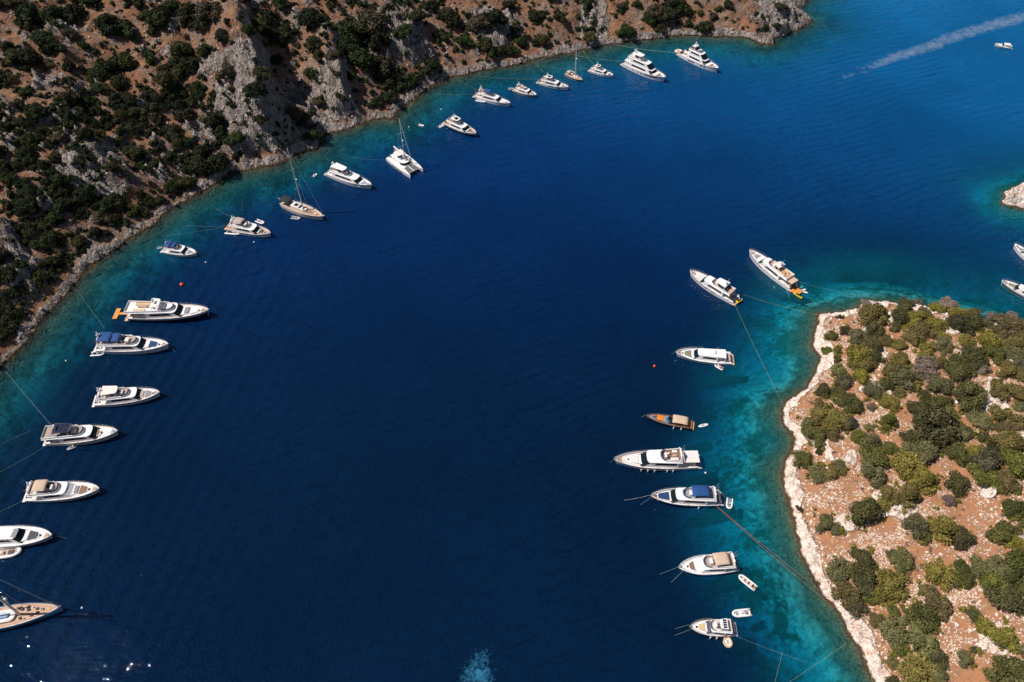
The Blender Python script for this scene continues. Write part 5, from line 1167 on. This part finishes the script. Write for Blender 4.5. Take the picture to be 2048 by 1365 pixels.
# mooring lines
def rope(a, za, b, zb, mat, label, r=.05, sag=.6, name='mooring_line'):
    A = Vector(P(*a, za)); Bv = Vector(P(*b, zb)); n = 13; pts = []
    for k in range(n):
        u = k / (n - 1.0); p = A.lerp(Bv, u); p.z -= 4 * sag * u * (1 - u); 
        if zb >= 0: p.z = max(p.z, .05)
        pts.append(p)
    c = (A + Bv) / 2; o = G().tube([tuple(p - c) for p in pts], r, 5).build(name, mat); o.location = c; tag(o, label, 'rope')
M_RY = paint('yellow_rope', (0.36, 0.36, 0.16), .8); M_RW = paint('white_rope', (0.60, 0.62, 0.58), .8); M_RO = paint('orange_rope', (0.62, 0.16, 0.06), .8); M_RG = paint('grey_rope', (0.32, 0.42, 0.38), .8)
for a, za, b, zb, m, r, lb in (
    ((105, 854), 2, (10, 742), .8, M_RG, .06, 'taut pale line from the solar roof yacht up to the left shore'),
    ((209, 657), 4, (152, 578), .8, M_RG, .045, 'thin line from the blue canopies yacht up to the left shore'),
    ((90, 893), .6, (-8, 948), .2, M_RG, .04, 'thin line from the solar roof yacht stern to the left edge'),
    ((60, 862), .1, (-8, 892), .1, M_RG, .04, 'faint floating line at the left edge beside the solar roof yacht'),
    ((48, 999), .6, (-8, 1026), .3, M_RG, .05, 'line from the beige canopy yacht stern to the left edge'),
    ((450, 452), .6, (372, 452), .1, M_RG, .04, 'straight line running left from the taupe canopy yacht'),
    ((449, 454), .6, (322, 472), .3, M_RG, .04, 'long low line from the taupe canopy yacht to the left shore'),
    ((461, 432), 3, (430, 416), .3, M_RG, .045, 'short pale line from the taupe canopy yacht flybridge side'),
    ((481, 424), 3, (485, 398), .3, M_RG, .035, 'thin upright line beyond the taupe canopy yacht'),
    ((660, 322), 2, (648, 310), .5, M_RG, .035, 'short line from the cream hardtop yacht to the cliff foot'),
    ((780, 320), 1, (700, 314), .3, M_RG, .035, 'thin line running left from the catamaran stern'),
    ((948, 188), 1, (868, 187), .3, M_RY, .05, 'yellowish line running left from the dark blue canopy fast yacht'),
    ((956, 180), 2, (913, 157), .5, M_RY, .05, 'slanting line from the dark blue canopy fast yacht to the shore'),
    ((1074, 159), 1, (936, 150), .5, M_RY, .06, 'long pale yellow line from the sunroof yacht to the upper shore'),
    ((1088, 145), 3, (1066, 118), .5, M_RY, .05, 'steep line from the sunroof yacht to the upper shore'),
    ((1178, 138), 1, (1068, 131), .5, M_RY, .05, 'line from the small flybridge yacht passing behind the little sailboat mast'),
    ((1185, 127), 3, (1166, 101), .8, M_RY, .07, 'yellow line from the small flybridge yacht to the rock buttress foot'),
    ((1246, 123), 1.5, (1142, 109), .8, M_RY, .07, 'thick pale line from the largest white yacht to the shore'),
    ((1354, 106), 1.5, (1232, 90), .8, M_RW, .08, 'thickest pale line from the explorer yacht to the shore'),
    ((1470, 610), 1, (1568, 812), .9, M_RY, .055, 'long yellowish line from the yacht off the island tip down to the island'),
    ((1487, 590), 2.2, (1642, 631), 1.0, M_RY, .055, 'line from the yacht off the island tip across to the white corner'),
    ((1592, 562), 2, (1722, 592), .3, M_RG, .035, 'faint line from the long yacht stern past the island tip'),
    ((1575, 583), 1, (1594, 650), -3, M_RG, .05, 'left one of two blue-green lines under the orange platform'),
    ((1576, 583), 1, (1602, 645), -3, M_RG, .05, 'right one of two blue-green lines under the orange platform'),
    ((1433, 1012), 1.6, (1672, 1206), .9, M_RO, .06, 'upper of the two long orange lines to the island'),
    ((1433, 1013), 1.4, (1668, 1216), .9, M_RO, .06, 'lower of the two long orange lines to the island'),
    ((1472, 1272), .8, (1612, 1325), .1, M_RG, .03, 'faint line from the bronze hulled cruiser stern towards the lower right'),
    ((1565, 1305), .1, (1546, 1380), .1, M_RY, .055, 'floating yellow line at the bottom edge beside the island'),
    ((1692, 1288), .5, (1556, 1380), .1, M_RY, .05, 'olive line from the island shore to the bottom edge'),
    ((1742, 1338), .9, (1750, 1380), .5, M_RY, .09, 'bright yellow line lying on the shore rocks at the bottom'),
    ((1303, 990), 2.2, (1215, 1005), -.5, M_RW, .06, 'upper anchor line off the bow of the black hulled yacht'),
    ((1304, 993), 2.2, (1262, 1020), -.8, M_RG, .05, 'lower anchor line off the bow of the black hulled yacht'),
    ((1357, 1134), 1.8, (1265, 1166), -1.2, M_RG, .05, 'upper anchor line off the bow of the cream soft top cruiser'),
    ((1366, 1142), 1.4, (1298, 1205), -1.2, M_RG, .06, 'lower anchor line off the bow of the cream soft top cruiser'),
    ((1378, 1250), 1.3, (1300, 1268), -1, M_RG, .05, 'upper anchor line off the bow of the bronze hulled cruiser'),
    ((1380, 1260), 1.3, (1290, 1288), -1, M_RG, .05, 'lower anchor line off the bow of the bronze hulled cruiser'),
    ((1351, 702), 2, (1335, 713), -1, M_RG, .05, 'short anchor line off the bow of the coupe yacht'),
    ((1291, 830), 1.4, (1268, 839), -1, M_RG, .05, 'short anchor line off the bow of the orange padded boat'),
    ((1228, 919), 2, (1212, 930), -1, M_RG, .05, 'short anchor line off the bow of the long white cruiser'),
    ((104, 1070), 1.8, (168, 1082), -1, M_RG, .035, 'faint anchor line off the bow of the coupe yacht at the left edge'),
    ((338, 690), 2, (362, 714), -1, M_RG, .04, 'anchor line off the bow of the blue canopies yacht'),
    ((1307, 734), .1, (1293, 752), -2, M_RG, .05, 'short line trailing from the small orange buoy'),
    ((1505, 1224), .4, (1530, 1208), -1.5, M_RG, .03, 'thin line behind the grey and white inflatable'),
    ((1432, 972), 1.5, (1462, 935), -1.5, M_RG, .035, 'thin line behind the black hulled yacht towards the island')):
    rope(a, za, b, zb, m, lb, r * .45)

# foam: old wake at the top right and prop wash at the bottom, sheets just above the water
def foam_mat(name, sc, lo, hi, op, fc=(0.62, 0.72, 0.78, 1)):
    m, t = new_mat(name); n = N(t); tc = n('TexCoord'); ed = n('Attribute', attribute_name='edge').outputs['Fac']
    a = n('TexNoise', {'Vector': tc.outputs['Object'], 'Scale': sc, 'Detail': 6.0, 'Roughness': 0.7, 'Distortion': 1.2}).outputs[0]
    f = n.math('MULTIPLY', n.maprange(n.math('ADD', a, n.math('MULTIPLY', n.math('SUBTRACT', ed, 1.0), 0.35)), lo, hi), op, clamp=True)
    d = n('BsdfDiffuse', {'Color': fc}); tr = n('BsdfTransparent'); mx = n('MixShader', {0: f, 1: tr.outputs[0], 2: d.outputs[0]})
    o = n('OutputMaterial'); t.links.new(mx.outputs[0], o.inputs[0]); return m
def strip(name, pts, mat, label, z):
    V, F, E = [], [], []; m_ = 7; n = 24; C_ = [P(a, b, 0) for a, b, w_ in pts]; ws = [w_ for a, b, w_ in pts]
    ts = np.linspace(0, len(pts) - 1.0001, n)
    for t in ts:
        i = int(t); u = t - i; c = C_[i] * (1 - u) + C_[i + 1] * u; d = C_[i + 1] - C_[i]; d = d / np.linalg.norm(d); nrm = np.array([-d[1], d[0], 0]); w_ = ws[i] * (1 - u) + ws[i + 1] * u
        for k in range(m_):
            q = k / (m_ - 1.0) * 2 - 1; p = c + nrm * q * w_; V.append((p[0], p[1], z)); E.append((1 - q * q) * min(1, (t + .02) * .45, (ts[-1] - t) * 2 + .02))
    for a in range(n - 1):
        for k in range(m_ - 1): F.append((a * m_ + k, a * m_ + k + 1, (a + 1) * m_ + k + 1, (a + 1) * m_ + k))
    me = mesh_np(name, V, F, mat, True, {'edge': np.array(E)}); tag(link(name, me), label, 'foam', kind='stuff')
strip('wake_foam', [(1630, 186, 2.0), (1700, 150, 3.5), (1785, 116, 5.0), (1860, 93, 5.0), (1930, 66, 5.5), (2048, 34, 6.5), (2200, 5, 7)], foam_mat('wake_foam', .22, .28, .85, .34), 'pale streak of old wake foam crossing the top right water', .012)
strip('prop_wash', [(962, 1272, 2.0), (964, 1300, 4.0), (958, 1335, 5.5), (950, 1385, 6.5)], foam_mat('prop_wash', .7, .32, .72, .75, (0.05, 0.26, 0.45, 1)), 'small patch of churned pale foam at the bottom edge', .014)
